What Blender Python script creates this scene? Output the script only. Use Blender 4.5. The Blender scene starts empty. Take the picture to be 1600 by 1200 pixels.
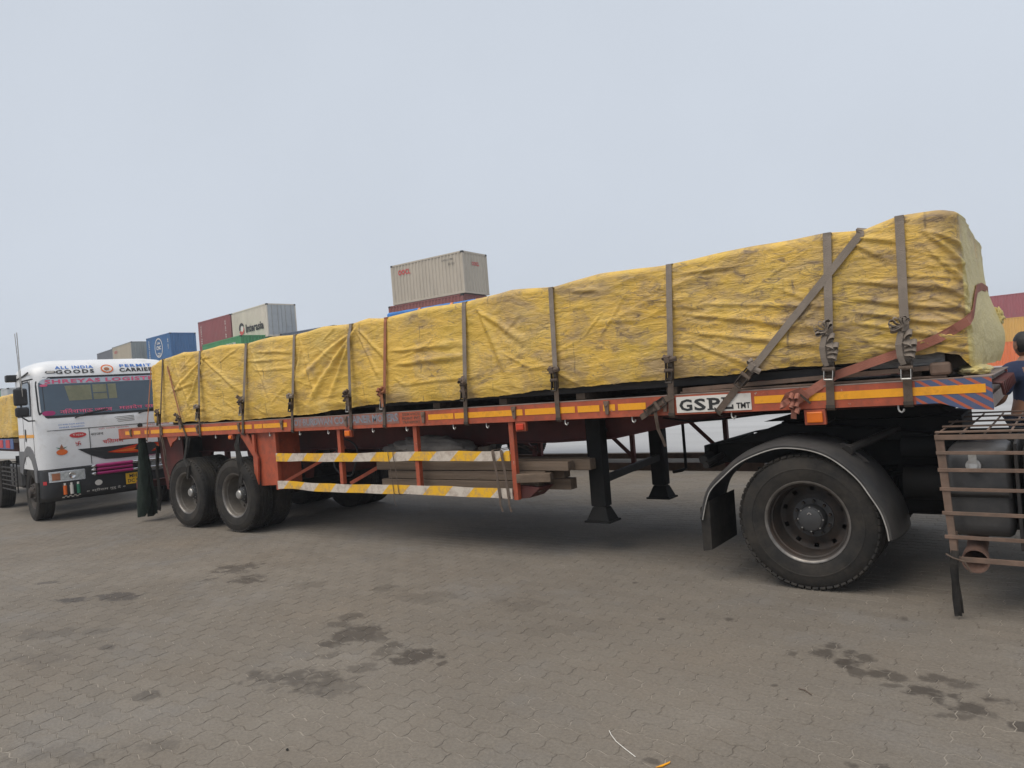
import bpy, bmesh, math, random
import numpy as np
from mathutils import Vector, Matrix

# ------------------------------------------------------------------ camera, sky, sun, exposure
SC = bpy.context.scene
COL = SC.collection
R = math.radians
CAM_F, CAM_YAW, CAM_PITCH, CAM_ROLL, CAM_H = 1120.9, 0.640938, 0.006384, -0.077968, 1.6928
def cam_axes():
    f = np.array([-math.sin(CAM_YAW)*math.cos(CAM_PITCH), math.cos(CAM_YAW)*math.cos(CAM_PITCH), math.sin(CAM_PITCH)])
    r = np.cross(f, [0, 0, 1]); r /= np.linalg.norm(r); u = np.cross(r, f)
    c, s = math.cos(CAM_ROLL), math.sin(CAM_ROLL)
    return c*r + s*u, -s*r + c*u, f
c_r, c_u, c_f = cam_axes()
cam_d = bpy.data.cameras.new('camera')
cam = bpy.data.objects.new('camera', cam_d); COL.objects.link(cam)
M = Matrix((( c_r[0], c_u[0], -c_f[0], 0), (c_r[1], c_u[1], -c_f[1], 0), (c_r[2], c_u[2], -c_f[2], CAM_H), (0, 0, 0, 1)))
cam.matrix_world = M
cam_d.sensor_fit = 'HORIZONTAL'; cam_d.sensor_width = 36.0
cam_d.lens = 36.0*CAM_F/1600.0
cam_d.clip_start = 0.05; cam_d.clip_end = 5000
SC.camera = cam

SUN_EL, SUN_AZ = 62.0, 196.0      # azimuth of the sun, degrees clockwise from +Y
W = bpy.data.worlds.new('World'); SC.world = W; W.use_nodes = True
nt = W.node_tree; nt.nodes.clear()
sky = nt.nodes.new('ShaderNodeTexSky'); sky.sky_type = 'NISHITA'; sky.sun_disc = False
sky.sun_elevation = R(SUN_EL); sky.sun_rotation = R(SUN_AZ)
sky.air_density = 1.0; sky.dust_density = 4.0; sky.ozone_density = 1.5; sky.altitude = 0
hs = nt.nodes.new('ShaderNodeHueSaturation'); hs.inputs['Saturation'].default_value = 0.25
mx = nt.nodes.new('ShaderNodeMix'); mx.data_type = 'RGBA'; mx.inputs[0].default_value = 0.88
mx.inputs[7].default_value = (6.25, 6.82, 7.66, 1)           # the even veil of haze over the whole sky
bg = nt.nodes.new('ShaderNodeBackground'); bg.inputs['Strength'].default_value = 0.105
ow = nt.nodes.new('ShaderNodeOutputWorld')
nt.links.new(sky.outputs[0], hs.inputs['Color']); nt.links.new(hs.outputs[0], mx.inputs[6])
_tc = nt.nodes.new('ShaderNodeTexCoord'); _nz = nt.nodes.new('ShaderNodeTexNoise'); _nz.inputs['Scale'].default_value = 1.6; _nz.inputs['Detail'].default_value = 5   # faint unevenness of the haze, the same all round
_mr = nt.nodes.new('ShaderNodeMapRange'); _mr.inputs[1].default_value = .3; _mr.inputs[2].default_value = .7; _mr.inputs[3].default_value = .955; _mr.inputs[4].default_value = 1.045
_mm = nt.nodes.new('ShaderNodeMix'); _mm.data_type = 'RGBA'; _mm.blend_type = 'MULTIPLY'; _mm.inputs[0].default_value = 1
nt.links.new(_tc.outputs['Generated'], _nz.inputs['Vector']); nt.links.new(_nz.outputs[0], _mr.inputs[0]); nt.links.new(mx.outputs[2], _mm.inputs[6]); nt.links.new(_mr.outputs[0], _mm.inputs[7])
nt.links.new(_mm.outputs[2], bg.inputs[0]); nt.links.new(bg.outputs[0], ow.inputs[0])

sun_d = bpy.data.lights.new('sun', 'SUN'); sun_d.energy = 2.35; sun_d.angle = R(50); sun_d.color = (1.0, 0.92, 0.81)
sun = bpy.data.objects.new('sun', sun_d); COL.objects.link(sun)
_az, _el = R(SUN_AZ), R(SUN_EL)
_to = Vector((math.sin(_az)*math.cos(_el), math.cos(_az)*math.cos(_el), math.sin(_el)))
sun.rotation_euler = _to.to_track_quat('Z', 'Y').to_euler()
sun.location = (0, -10, 20)
SC.view_settings.view_transform = 'Standard'; SC.view_settings.look = 'None'
SC.view_settings.exposure = 0.0; SC.view_settings.gamma = 1.0; SC.view_settings.use_curve_mapping = False

# ------------------------------------------------------------------ helpers
rng = random.Random(7)
OFF = {}
def thing(name, label, cat, loc=(0, 0, 0), group=None, local=False):
    o = bpy.data.objects.new(name, None); COL.objects.link(o)
    o.empty_display_size = 0.2
    o.location = loc
    OFF[o.name] = Vector((0, 0, 0)) if local else Vector(loc)
    o['label'] = label; o['category'] = cat
    if group: o['group'] = group
    return o
def tag(o, label=None, cat=None, group=None, kind=None):
    if label: o['label'] = label
    if cat: o['category'] = cat
    if group: o['group'] = group
    if kind: o['kind'] = kind
    return o
def link(name, me, parent=None):
    o = bpy.data.objects.new(name, me); COL.objects.link(o)
    if parent is not None:
        o.parent = parent; OFF[o.name] = OFF.get(parent.name, Vector((0, 0, 0)))
    return o

class MB:
    def __init__(s): s.v = []; s.f = []
    def add(s, vs, fs):
        n = len(s.v); s.v.extend([tuple(map(float, p)) for p in vs]); s.f.extend([tuple(i+n for i in f) for f in fs]); return s
    def box(s, x0, x1, y0, y1, z0, z1):
        vs = [(x, y, z) for z in (z0, z1) for y in (y0, y1) for x in (x0, x1)]
        return s.add(vs, [(0, 2, 3, 1), (4, 5, 7, 6), (0, 1, 5, 4), (2, 6, 7, 3), (0, 4, 6, 2), (1, 3, 7, 5)])
    def obox(s, c, ax, ay, az):      # centre and three half-axis vectors
        c, ax, ay, az = map(Vector, (c, ax, ay, az))
        vs = [c + sx*ax + sy*ay + sz*az for sz in (-1, 1) for sy in (-1, 1) for sx in (-1, 1)]
        return s.add(vs, [(0, 2, 3, 1), (4, 5, 7, 6), (0, 1, 5, 4), (2, 6, 7, 3), (0, 4, 6, 2), (1, 3, 7, 5)])
    def bar(s, p0, p1, w, h, up=(0, 0, 1)):
        p0, p1 = Vector(p0), Vector(p1); d = p1 - p0; u = Vector(up)
        a = d.cross(u)
        if a.length < 1e-6: a = d.cross(Vector((0, 1, 0)))
        a.normalize(); b = a.cross(d).normalized()
        return s.obox((p0+p1)/2, d/2, a*w/2, b*h/2)
    def cyl(s, p0, p1, r0, r1=None, n=16, caps=True):
        p0, p1 = Vector(p0), Vector(p1); r1 = r0 if r1 is None else r1
        d = (p1-p0).normalized(); a = d.orthogonal().normalized(); b = d.cross(a)
        vs = []
        for p, r in ((p0, r0), (p1, r1)):
            for i in range(n):
                t = 2*math.pi*i/n; vs.append(p + a*(r*math.cos(t)) + b*(r*math.sin(t)))
        fs = [(i, (i+1) % n, n+(i+1) % n, n+i) for i in range(n)]
        if caps: fs += [tuple(reversed(range(n))), tuple(range(n, 2*n))]
        return s.add(vs, fs)
    def tube(s, pts, r, n=8, caps=True):
        pts = [Vector(p) for p in pts]; vs = []; a = None
        for i, p in enumerate(pts):
            d = (pts[min(i+1, len(pts)-1)] - pts[max(i-1, 0)]).normalized()
            a = d.orthogonal().normalized() if a is None else (a - d*a.dot(d)).normalized()
            b = d.cross(a); rr = r[i] if isinstance(r, (list, tuple)) else r
            for k in range(n):
                t = 2*math.pi*k/n; vs.append(p + a*(rr*math.cos(t)) + b*(rr*math.sin(t)))
        fs = [(i*n+k, i*n+(k+1) % n, (i+1)*n+(k+1) % n, (i+1)*n+k) for i in range(len(pts)-1) for k in range(n)]
        if caps: fs += [tuple(reversed(range(n))), tuple(range((len(pts)-1)*n, len(pts)*n))]
        return s.add(vs, fs)
    def prism(s, poly, a0, a1, plane='xz'):
        n = len(poly)
        def P(u, w, a): return (u, a, w) if plane == 'xz' else ((a, u, w) if plane == 'yz' else (u, w, a))
        vs = [P(u, w, a0) for u, w in poly] + [P(u, w, a1) for u, w in poly]
        fs = [(i, (i+1) % n, n+(i+1) % n, n+i) for i in range(n)] + [tuple(reversed(range(n))), tuple(range(n, 2*n))]
        return s.add(vs, fs)
    def lathe(s, prof, c, n=48, axis='y', sgn=1, closed=False, a0=0, a1=2*math.pi):
        # prof: (radius, axial) ; axial grows along sgn*axis
        full = abs(a1-a0-2*math.pi) < 1e-6; m = n if full else n+1; k = len(prof); vs = []
        for i in range(m):
            t = a0 + (a1-a0)*i/n; ct, st = math.cos(t), math.sin(t)
            for r, a in prof:
                if axis == 'y': vs.append((c[0]+r*ct, c[1]+sgn*a, c[2]+r*st))
                elif axis == 'x': vs.append((c[0]+sgn*a, c[1]+r*ct, c[2]+r*st))
                else: vs.append((c[0]+r*ct, c[1]+r*st, c[2]+sgn*a))
        fs = []
        kk = k if closed else k-1
        for i in range(n):
            for j in range(kk):
                fs.append((i*k+j, ((i+1) % m)*k+j, ((i+1) % m)*k+(j+1) % k, i*k+(j+1) % k))
        return s.add(vs, fs)
    def ribbon(s, pts, wv, w, th):
        # flat webbing: centre line pts, width vector wv (one or per point), width w, thickness th
        pts = [Vector(p) for p in pts]; vs = []
        for i, p in enumerate(pts):
            d = (pts[min(i+1, len(pts)-1)] - pts[max(i-1, 0)]).normalized()
            x = Vector(wv[i] if isinstance(wv, list) else wv); x = (x - d*x.dot(d)).normalized(); nn = d.cross(x)
            for sx, sn in ((-1, -1), (1, -1), (1, 1), (-1, 1)): vs.append(p + x*(sx*w/2) + nn*(sn*th/2))
        fs = [(i*4+k, i*4+(k+1) % 4, (i+1)*4+(k+1) % 4, (i+1)*4+k) for i in range(len(pts)-1) for k in range(4)]
        m = (len(pts)-1)*4; fs += [(3, 2, 1, 0), (m, m+1, m+2, m+3)]
        return s.add(vs, fs)
    def mesh(s, name, mat, off=None, smooth=False, ang=35):
        me = bpy.data.meshes.new(name)
        vs = s.v if off is None or off.length == 0 else [(p[0]-off.x, p[1]-off.y, p[2]-off.z) for p in s.v]
        me.from_pydata(vs, [], s.f); me.validate(); me.update()
        bm = bmesh.new(); bm.from_mesh(me); bmesh.ops.recalc_face_normals(bm, faces=bm.faces); bm.to_mesh(me); bm.free()
        if mat is not None: me.materials.append(mat)
        if smooth:
            me.shade_smooth(); me.set_sharp_from_angle(angle=R(ang))
        return me
    def build(s, name, mat, parent=None, smooth=False, bevel=0.0, ang=35, segs=2):
        off = OFF.get(parent.name) if parent is not None else None
        o = link(name, s.mesh(name, mat, off, smooth, ang), parent)
        if bevel:
            b = o.modifiers.new('bevel', 'BEVEL'); b.width = bevel; b.segments = segs; b.limit_method = 'ANGLE'; b.angle_limit = R(40)
        return o

def np_mesh(name, V, F, mat, smooth=True):
    me = bpy.data.meshes.new(name)
    V = np.asarray(V, np.float32); F = np.asarray(F, np.int32)
    me.vertices.add(len(V)); me.vertices.foreach_set('co', V.ravel())
    k = F.shape[1]
    me.loops.add(F.size); me.loops.foreach_set('vertex_index', F.ravel())
    me.polygons.add(len(F)); me.polygons.foreach_set('loop_start', np.arange(0, F.size, k, dtype=np.int32))
    me.update(calc_edges=True); me.validate()
    if mat: me.materials.append(mat)
    if smooth: me.shade_smooth()
    return me

def text_part(name, body, mat, parent, mapf, w, h, bold=0.0, space=1.0, shear=0.0):
    """flat lettering; mapf(u, v) with u in [-w/2, w/2], v in [0, h] gives the point on the surface"""
    cu = bpy.data.curves.new(name, 'FONT'); cu.body = body; cu.size = 1; cu.resolution_u = 2; cu.offset = bold; cu.space_character = space; cu.shear = shear
    t = bpy.data.objects.new(name, cu); COL.objects.link(t)
    dg = bpy.context.evaluated_depsgraph_get()
    me = bpy.data.meshes.new_from_object(t.evaluated_get(dg))
    bpy.data.objects.remove(t)
    me.name = name
    co = np.array([v.co[:] for v in me.vertices])
    if len(co) == 0: return None
    lo, hi = co.min(0), co.max(0); ext = np.maximum(hi-lo, 1e-6)
    off = OFF.get(parent.name, Vector((0, 0, 0)))
    for v, c in zip(me.vertices, co):
        u = ((c[0]-lo[0])/ext[0]-0.5)*w; q = (c[1]-lo[1])/ext[1]*h
        v.co = Vector(mapf(u, q)) - off
    me.materials.clear(); me.materials.append(mat)
    return link(name, me, parent)

# gradient noise on arrays
_P = np.random.RandomState(3).permutation(512); _P = np.concatenate([_P, _P, _P])
_G = np.random.RandomState(5).uniform(0, 2*np.pi, 512)
def pn(x, y, seed=0):
    x = np.asarray(x, float)+seed*17.31; y = np.asarray(y, float)+seed*9.77
    xi = np.floor(x).astype(int); yi = np.floor(y).astype(int); xf = x-xi; yf = y-yi
    u = xf*xf*xf*(xf*(xf*6-15)+10); v = yf*yf*yf*(yf*(yf*6-15)+10)
    def g(ix, iy, dx, dy):
        h = _G[_P[(_P[(xi+ix) & 511]+yi+iy) & 511] & 511]; return np.cos(h)*dx + np.sin(h)*dy
    a = g(0, 0, xf, yf); b = g(1, 0, xf-1, yf); c = g(0, 1, xf, yf-1); d = g(1, 1, xf-1, yf-1)
    return (a*(1-u)+b*u)*(1-v) + (c*(1-u)+d*u)*v
def ridged(x, y, seed=0): return 1-np.abs(pn(x, y, seed))*2.2

# ------------------------------------------------------------------ materials
def pmat(name, col, rough=0.6, metal=0.0, var=0.15, scale=4.0, dirt=0.0, dirt_col=(0.09, 0.07, 0.055), dscale=2.5, bump=0.0, bscale=60.0, stretch=(1, 1, 1), spec=0.5, chips=None):
    m = bpy.data.materials.new(name); m.use_nodes = True; t = m.node_tree; N = t.nodes; L = t.links
    b = N['Principled BSDF']; b.inputs['Roughness'].default_value = rough; b.inputs['Metallic'].default_value = metal
    b.inputs['Specular IOR Level'].default_value = spec
    tc = N.new('ShaderNodeTexCoord'); mp = N.new('ShaderNodeMapping'); mp.inputs['Scale'].default_value = stretch
    L.new(tc.outputs['Object'], mp.inputs['Vector'])
    n1 = N.new('ShaderNodeTexNoise'); n1.inputs['Scale'].default_value = scale; n1.inputs['Detail'].default_value = 6; n1.inputs['Roughness'].default_value = 0.65
    L.new(mp.outputs[0], n1.inputs['Vector'])
    mr = N.new('ShaderNodeMapRange'); mr.inputs[1].default_value = 0.3; mr.inputs[2].default_value = 0.7; mr.inputs[3].default_value = 1-var; mr.inputs[4].default_value = 1+var
    L.new(n1.outputs[0], mr.inputs[0])
    mu = N.new('ShaderNodeMix'); mu.data_type = 'RGBA'; mu.blend_type = 'MULTIPLY'; mu.inputs[0].default_value = 1; mu.inputs[6].default_value = (*col, 1)
    L.new(mr.outputs[0], mu.inputs[7]); out = mu.outputs[2]
    if dirt > 0:
        n2 = N.new('ShaderNodeTexNoise'); n2.inputs['Scale'].default_value = dscale; n2.inputs['Detail'].default_value = 8; n2.inputs['Roughness'].default_value = 0.7
        L.new(mp.outputs[0], n2.inputs['Vector'])
        m2 = N.new('ShaderNodeMapRange'); m2.inputs[1].default_value = 0.62-0.35*dirt; m2.inputs[2].default_value = 0.78-0.2*dirt; m2.inputs[3].default_value = 0; m2.inputs[4].default_value = min(1, 0.35+0.6*dirt)
        L.new(n2.outputs[0], m2.inputs[0])
        d = N.new('ShaderNodeMix'); d.data_type = 'RGBA'; L.new(m2.outputs[0], d.inputs[0]); L.new(out, d.inputs[6]); d.inputs[7].default_value = (*dirt_col, 1); out = d.outputs[2]
    if chips:
        for cs, cc, th in ((38.0, chips[0], .66), (17.0, chips[1], .655)):          # knocked-off paint and scuffs
            n4 = N.new('ShaderNodeTexNoise'); n4.inputs['Scale'].default_value = cs; n4.inputs['Detail'].default_value = 6; n4.inputs['Roughness'].default_value = .7; L.new(mp.outputs[0], n4.inputs['Vector'])
            m4 = N.new('ShaderNodeMapRange'); m4.inputs[1].default_value = th; m4.inputs[2].default_value = th+.03; m4.inputs[4].default_value = .85; L.new(n4.outputs[0], m4.inputs[0])
            d4 = N.new('ShaderNodeMix'); d4.data_type = 'RGBA'; L.new(m4.outputs[0], d4.inputs[0]); L.new(out, d4.inputs[6]); d4.inputs[7].default_value = (*cc, 1); out = d4.outputs[2]
    L.new(out, b.inputs['Base Color'])
    if bump > 0:
        n3 = N.new('ShaderNodeTexNoise'); n3.inputs['Scale'].default_value = bscale; n3.inputs['Detail'].default_value = 5
        L.new(mp.outputs[0], n3.inputs['Vector'])
        bp = N.new('ShaderNodeBump'); bp.inputs['Strength'].default_value = bump; bp.inputs['Distance'].default_value = 0.01
        L.new(n3.outputs[0], bp.inputs['Height']); L.new(bp.outputs[0], b.inputs['Normal'])
    return m

MT = {}
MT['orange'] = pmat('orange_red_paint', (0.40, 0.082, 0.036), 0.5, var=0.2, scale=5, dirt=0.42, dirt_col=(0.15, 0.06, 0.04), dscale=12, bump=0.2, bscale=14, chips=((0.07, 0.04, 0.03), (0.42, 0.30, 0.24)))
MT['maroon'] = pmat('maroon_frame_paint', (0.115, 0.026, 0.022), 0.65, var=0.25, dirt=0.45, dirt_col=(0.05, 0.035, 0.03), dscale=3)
MT['tape'] = pmat('amber_reflective_tape', (0.84, 0.36, 0.012), 0.4, var=0.14, scale=9, dirt=0.3, dirt_col=(0.16, 0.085, 0.03), dscale=9, chips=((0.10, 0.05, 0.03), (0.42, 0.12, 0.06)))
MT['deck'] = pmat('grimy_steel_deck', (0.17, 0.14, 0.12), 0.75, var=0.25, dirt=0.4)
MT['lip'] = pmat('worn_steel_lip', (0.26, 0.20, 0.17), 0.6, var=0.3, scale=8, dirt=0.4, dirt_col=(0.17, 0.08, 0.05))
MT['black'] = pmat('greasy_black_steel', (0.010, 0.010, 0.010), 0.7, var=0.3, dirt=0.35, dirt_col=(0.024, 0.02, 0.018), spec=0.2)
MT['dark'] = pmat('dark_steel', (0.028, 0.026, 0.025), 0.6, var=0.25, dirt=0.45, dirt_col=(0.05, 0.042, 0.035), spec=0.3)
MT['rubber'] = pmat('dusty_tyre_rubber', (0.021, 0.020, 0.019), 0.75, var=0.3, scale=6, dirt=0.6, dirt_col=(0.058, 0.049, 0.040), dscale=5, bump=0.12, bscale=90, spec=0.22)
MT['mudguard'] = pmat('dusty_black_mudguard', (0.046, 0.045, 0.046), 0.42, var=0.2, scale=3, dirt=0.5, dirt_col=(0.085, 0.078, 0.07), dscale=3)
MT['rim'] = pmat('dark_worn_rim', (0.032, 0.026, 0.022), 0.65, 0.1, var=0.4, scale=8, dirt=0.5, dirt_col=(0.075, 0.045, 0.03), dscale=7)
MT['rim_lip'] = pmat('bare_rim_lip', (0.20, 0.185, 0.17), 0.38, 0.6, var=0.35, scale=10, dirt=0.45, dirt_col=(0.08, 0.06, 0.05), dscale=6)
MT['hub'] = pmat('dark_hub', (0.06, 0.06, 0.062), 0.45, 0.3, var=0.2, dirt=0.4, dirt_col=(0.05, 0.04, 0.03))
MT['steel'] = pmat('bright_steel', (0.42, 0.41, 0.39), 0.4, 0.7, var=0.2, dirt=0.35, dirt_col=(0.16, 0.1, 0.07), dscale=12)
MT['rust'] = pmat('rusty_flat_bar', (0.165, 0.105, 0.075), 0.75, var=0.3, scale=9, dirt=0.5, dirt_col=(0.12, 0.095, 0.075), dscale=6, bump=0.2)
MT['timber'] = pmat('old_grey_timber', (0.150, 0.108, 0.076), 0.85, var=0.35, scale=3, dirt=0.35, dirt_col=(0.09, 0.06, 0.042), dscale=4, bump=0.4, bscale=30, stretch=(0.25, 5, 5))
MT['strap'] = pmat('grey_brown_webbing', (0.235, 0.195, 0.16), 0.85, var=0.2, scale=10, dirt=0.35, dirt_col=(0.11, 0.085, 0.065), dscale=5, bump=0.5, bscale=160)
MT['strap_dark'] = pmat('soiled_brown_webbing', (0.115, 0.083, 0.062), 0.9, var=0.3, scale=10, dirt=0.4, dirt_col=(0.055, 0.042, 0.034), dscale=6, bump=0.5, bscale=160)
MT['strap_rust'] = pmat('rust_orange_webbing', (0.33, 0.13, 0.065), 0.85, var=0.2, scale=9, dirt=0.35, dirt_col=(0.16, 0.09, 0.06), bump=0.5, bscale=160)
MT['strap_red'] = pmat('faded_red_webbing', (0.33, 0.125, 0.085), 0.85, var=0.2, scale=6, dirt=0.3, dirt_col=(0.2, 0.12, 0.09), bump=0.5, bscale=160)
MT['ratchet'] = pmat('dirty_ratchet_steel', (0.055, 0.045, 0.038), 0.55, 0.4, var=0.3, scale=20, dirt=0.4, dirt_col=(0.1, 0.065, 0.04))
MT['white'] = pmat('white_truck_paint', (0.72, 0.725, 0.735), 0.3, var=0.06, scale=2, dirt=0.24, dirt_col=(0.47, 0.44, 0.40), dscale=3)
MT['signwhite'] = pmat('grubby_white_plate', (0.66, 0.63, 0.58), 0.5, var=0.08, scale=9, dirt=0.25, dirt_col=(0.42, 0.33, 0.26), dscale=10)
MT['ink'] = pmat('black_lettering', (0.02, 0.02, 0.02), 0.6, var=0.1)
MT['red'] = pmat('red_lettering', (0.50, 0.03, 0.035), 0.5, var=0.1)
MT['pink'] = pmat('pink_vinyl', (0.62, 0.10, 0.20), 0.4, var=0.08)
MT['magenta'] = pmat('magenta_sleeve', (0.34, 0.015, 0.13), 0.35, var=0.1)
MT['bluepaint'] = pmat('blue_paint', (0.055, 0.105, 0.27), 0.5, var=0.15, scale=8, dirt=0.3, dirt_col=(0.13, 0.11, 0.12), dscale=6)
MT['bluetext'] = pmat('blue_lettering', (0.04, 0.16, 0.50), 0.5, var=0.1)
MT['greytext'] = pmat('faded_grey_lettering', (0.20, 0.215, 0.245), 0.6, var=0.3, scale=22, dirt=0.35, dirt_col=(0.3, 0.1, 0.06), dscale=14)
MT['amber'] = pmat('amber_lens', (0.75, 0.17, 0.012), 0.25, var=0.1)
MT['lamp_red'] = pmat('red_lens', (0.55, 0.05, 0.02), 0.25, var=0.1)
MT['glass'] = pmat('cab_glass', (0.055, 0.085, 0.12), 0.08, var=0.1, spec=0.7)
MT['rubberseal'] = pmat('black_seal', (0.015, 0.016, 0.02), 0.5, var=0.1)
MT['plastic'] = pmat('black_plastic', (0.022, 0.023, 0.026), 0.5, var=0.15, dirt=0.25, dirt_col=(0.06, 0.055, 0.05))
MT['chrome'] = pmat('chrome', (0.65, 0.65, 0.66), 0.18, 0.9, var=0.05)
MT['plate'] = pmat('yellow_number_plate', (0.75, 0.43, 0.02), 0.5, var=0.06)
MT['lampglass'] = pmat('headlamp_glass', (0.42, 0.43, 0.42), 0.15, 0.3, var=0.3, scale=18)
MT['greenpaint'] = pmat('green_paint', (0.02, 0.16, 0.09), 0.5, var=0.1)
MT['orangepaint'] = pmat('orange_paint', (0.70, 0.14, 0.02), 0.45, var=0.1)
MT['greennet'] = pmat('dark_green_net', (0.007, 0.017, 0.010), 0.9, var=0.45, scale=25, dirt=0.4, dirt_col=(0.03, 0.035, 0.028), dscale=7, bump=0.8, bscale=120)
MT['greycloth'] = pmat('grey_canvas', (0.155, 0.14, 0.125), 0.9, var=0.25, scale=6, dirt=0.4, dirt_col=(0.08, 0.07, 0.06), bump=0.4, bscale=80)
MT['bluetarp'] = pmat('blue_tarpaulin', (0.03, 0.17, 0.48), 0.6, var=0.25, scale=3, bump=0.6, bscale=18)
MT['orangestrap'] = pmat('orange_webbing', (0.68, 0.24, 0.09), 0.8, var=0.15)
MT['skin'] = pmat('brown_skin', (0.27, 0.135, 0.08), 0.55, var=0.1)
MT['hair'] = pmat('black_hair', (0.012, 0.011, 0.011), 0.55, var=0.3, scale=60, bump=0.6, bscale=120)
MT['navy'] = pmat('navy_shirt', (0.022, 0.035, 0.085), 0.85, var=0.2, scale=8, bump=0.3, bscale=30)
MT['jeans'] = pmat('dark_blue_jeans', (0.03, 0.045, 0.085), 0.9, var=0.2, scale=8)
MT['wrap'] = pmat('grey_film_wrap', (0.30, 0.29, 0.28), 0.35, 0.2, var=0.5, scale=14, stretch=(1, 6, 9), bump=0.6, bscale=20)
MT['billet'] = pmat('dark_steel_billet', (0.045, 0.042, 0.042), 0.5, 0.4, var=0.35, scale=5, stretch=(.4, 3, 3), dirt=0.3, dirt_col=(0.09, 0.06, 0.045))
# ------------------------------------------------------------------ ground and paving
STAINS = [  # x, y, half length, half width, turn, strength (oil drips on the blocks)
    (-3.83, 2.71, 0.235, 0.140, 0.34, 0.7),
    (-3.52, 2.71, 0.128, 0.075, 0.35, 0.4),
    (-4.14, 3.45, 0.118, 0.121, 0.29, 0.8),
    (-3.96, 3.44, 0.083, 0.071, 0.30, 0.6),
    (-4.46, 3.53, 0.080, 0.053, 0.28, 0.6),
    (-4.51, 3.67, 0.094, 0.056, 0.27, 0.6),
    (-3.73, 3.38, 0.059, 0.045, 0.31, 0.7),
    (-3.67, 3.26, 0.067, 0.084, 0.31, 0.55),
    (-3.38, 3.29, 0.136, 0.100, 0.32, 0.9),
    (-3.18, 3.29, 0.035, 0.029, 0.32, 0.8),
    (-3.61, 2.99, 0.082, 0.066, 0.33, 0.5),
    (-3.98, 3.04, 0.049, 0.052, 0.32, 0.5),
    (-7.62, 2.92, 0.121, 0.061, 0.27, 0.9),
    (-7.26, 3.18, 0.152, 0.071, 0.26, 0.85),
    (-8.77, 3.10, 0.093, 0.052, 0.24, 0.7),
    (-7.12, 4.34, 0.149, 0.136, 0.20, 0.75),
    (-6.49, 4.05, 0.116, 0.099, 0.22, 0.8),
    (-6.93, 3.94, 0.053, 0.041, 0.22, 0.6),
    (-5.77, 2.41, 0.062, 0.046, 0.32, 0.6),
    (-4.47, 2.11, 0.094, 0.073, 0.37, 0.6),
    (-6.64, 2.34, 0.155, 0.090, 0.31, 0.35),
    (-6.00, 2.04, 0.183, 0.085, 0.34, 0.3),
    (-6.31, 2.57, 0.096, 0.053, 0.31, 0.35),
    (-4.15, 1.50, 0.234, 0.080, 0.41, 0.3),
    (-3.78, 1.80, 0.077, 0.048, 0.40, 0.35),
    (-1.31, 4.32, 0.032, 0.040, 0.29, 0.6),
    (-1.17, 4.41, 0.083, 0.109, 0.29, 0.8),
    (-1.14, 4.53, 0.049, 0.053, 0.28, 0.75),
    (-1.05, 4.46, 0.054, 0.060, 0.29, 0.8),
    (-1.03, 4.30, 0.059, 0.056, 0.30, 0.95),
    (-0.95, 4.44, 0.040, 0.039, 0.29, 0.7),
    (-0.94, 4.21, 0.038, 0.044, 0.31, 0.75),
    (-0.84, 4.24, 0.050, 0.052, 0.31, 0.8),
    (-0.75, 4.20, 0.055, 0.042, 0.31, 0.7),
    (-0.75, 4.10, 0.059, 0.024, 0.32, 0.6),
    (-0.65, 4.10, 0.046, 0.055, 0.33, 0.85),
    (-0.57, 4.07, 0.062, 0.075, 0.33, 0.9),
    (-0.56, 4.30, 0.082, 0.050, 0.31, 0.7),
    (-0.47, 4.25, 0.057, 0.048, 0.32, 0.6),
    (-0.42, 3.99, 0.075, 0.063, 0.34, 0.85),
    (-0.32, 4.14, 0.059, 0.044, 0.33, 0.85),
    (-0.48, 4.10, 0.033, 0.038, 0.33, 0.8),
    (-0.44, 3.87, 0.079, 0.033, 0.35, 0.6),
    (-0.33, 3.96, 0.052, 0.027, 0.35, 0.5),
    (-0.21, 3.89, 0.030, 0.032, 0.36, 0.8),
    (-1.28, 3.85, 0.023, 0.025, 0.33, 0.7),
    (-1.86, 4.76, 0.021, 0.021, 0.25, 0.7),
    (-0.85, 5.20, 0.026, 0.032, 0.23, 0.6),
    (-2.28, 4.59, 0.018, 0.020, 0.25, 0.7),
    (-2.87, 5.34, 0.027, 0.029, 0.19, 0.7),
    (-1.50, 2.85, 0.044, 0.027, 0.40, 0.7),
    (-0.76, 3.21, 0.030, 0.021, 0.39, 0.7),
    (-0.66, 3.26, 0.039, 0.021, 0.39, 0.6),
    (-4.86, 4.38, 0.068, 0.072, 0.22, 0.4),
    (-5.68, 4.17, 0.164, 0.093, 0.22, 0.3),
    (-4.38, 4.36, 0.187, 0.116, 0.23, 0.28),
    (-3.39, 4.48, 0.161, 0.090, 0.24, 0.25),
]
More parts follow.
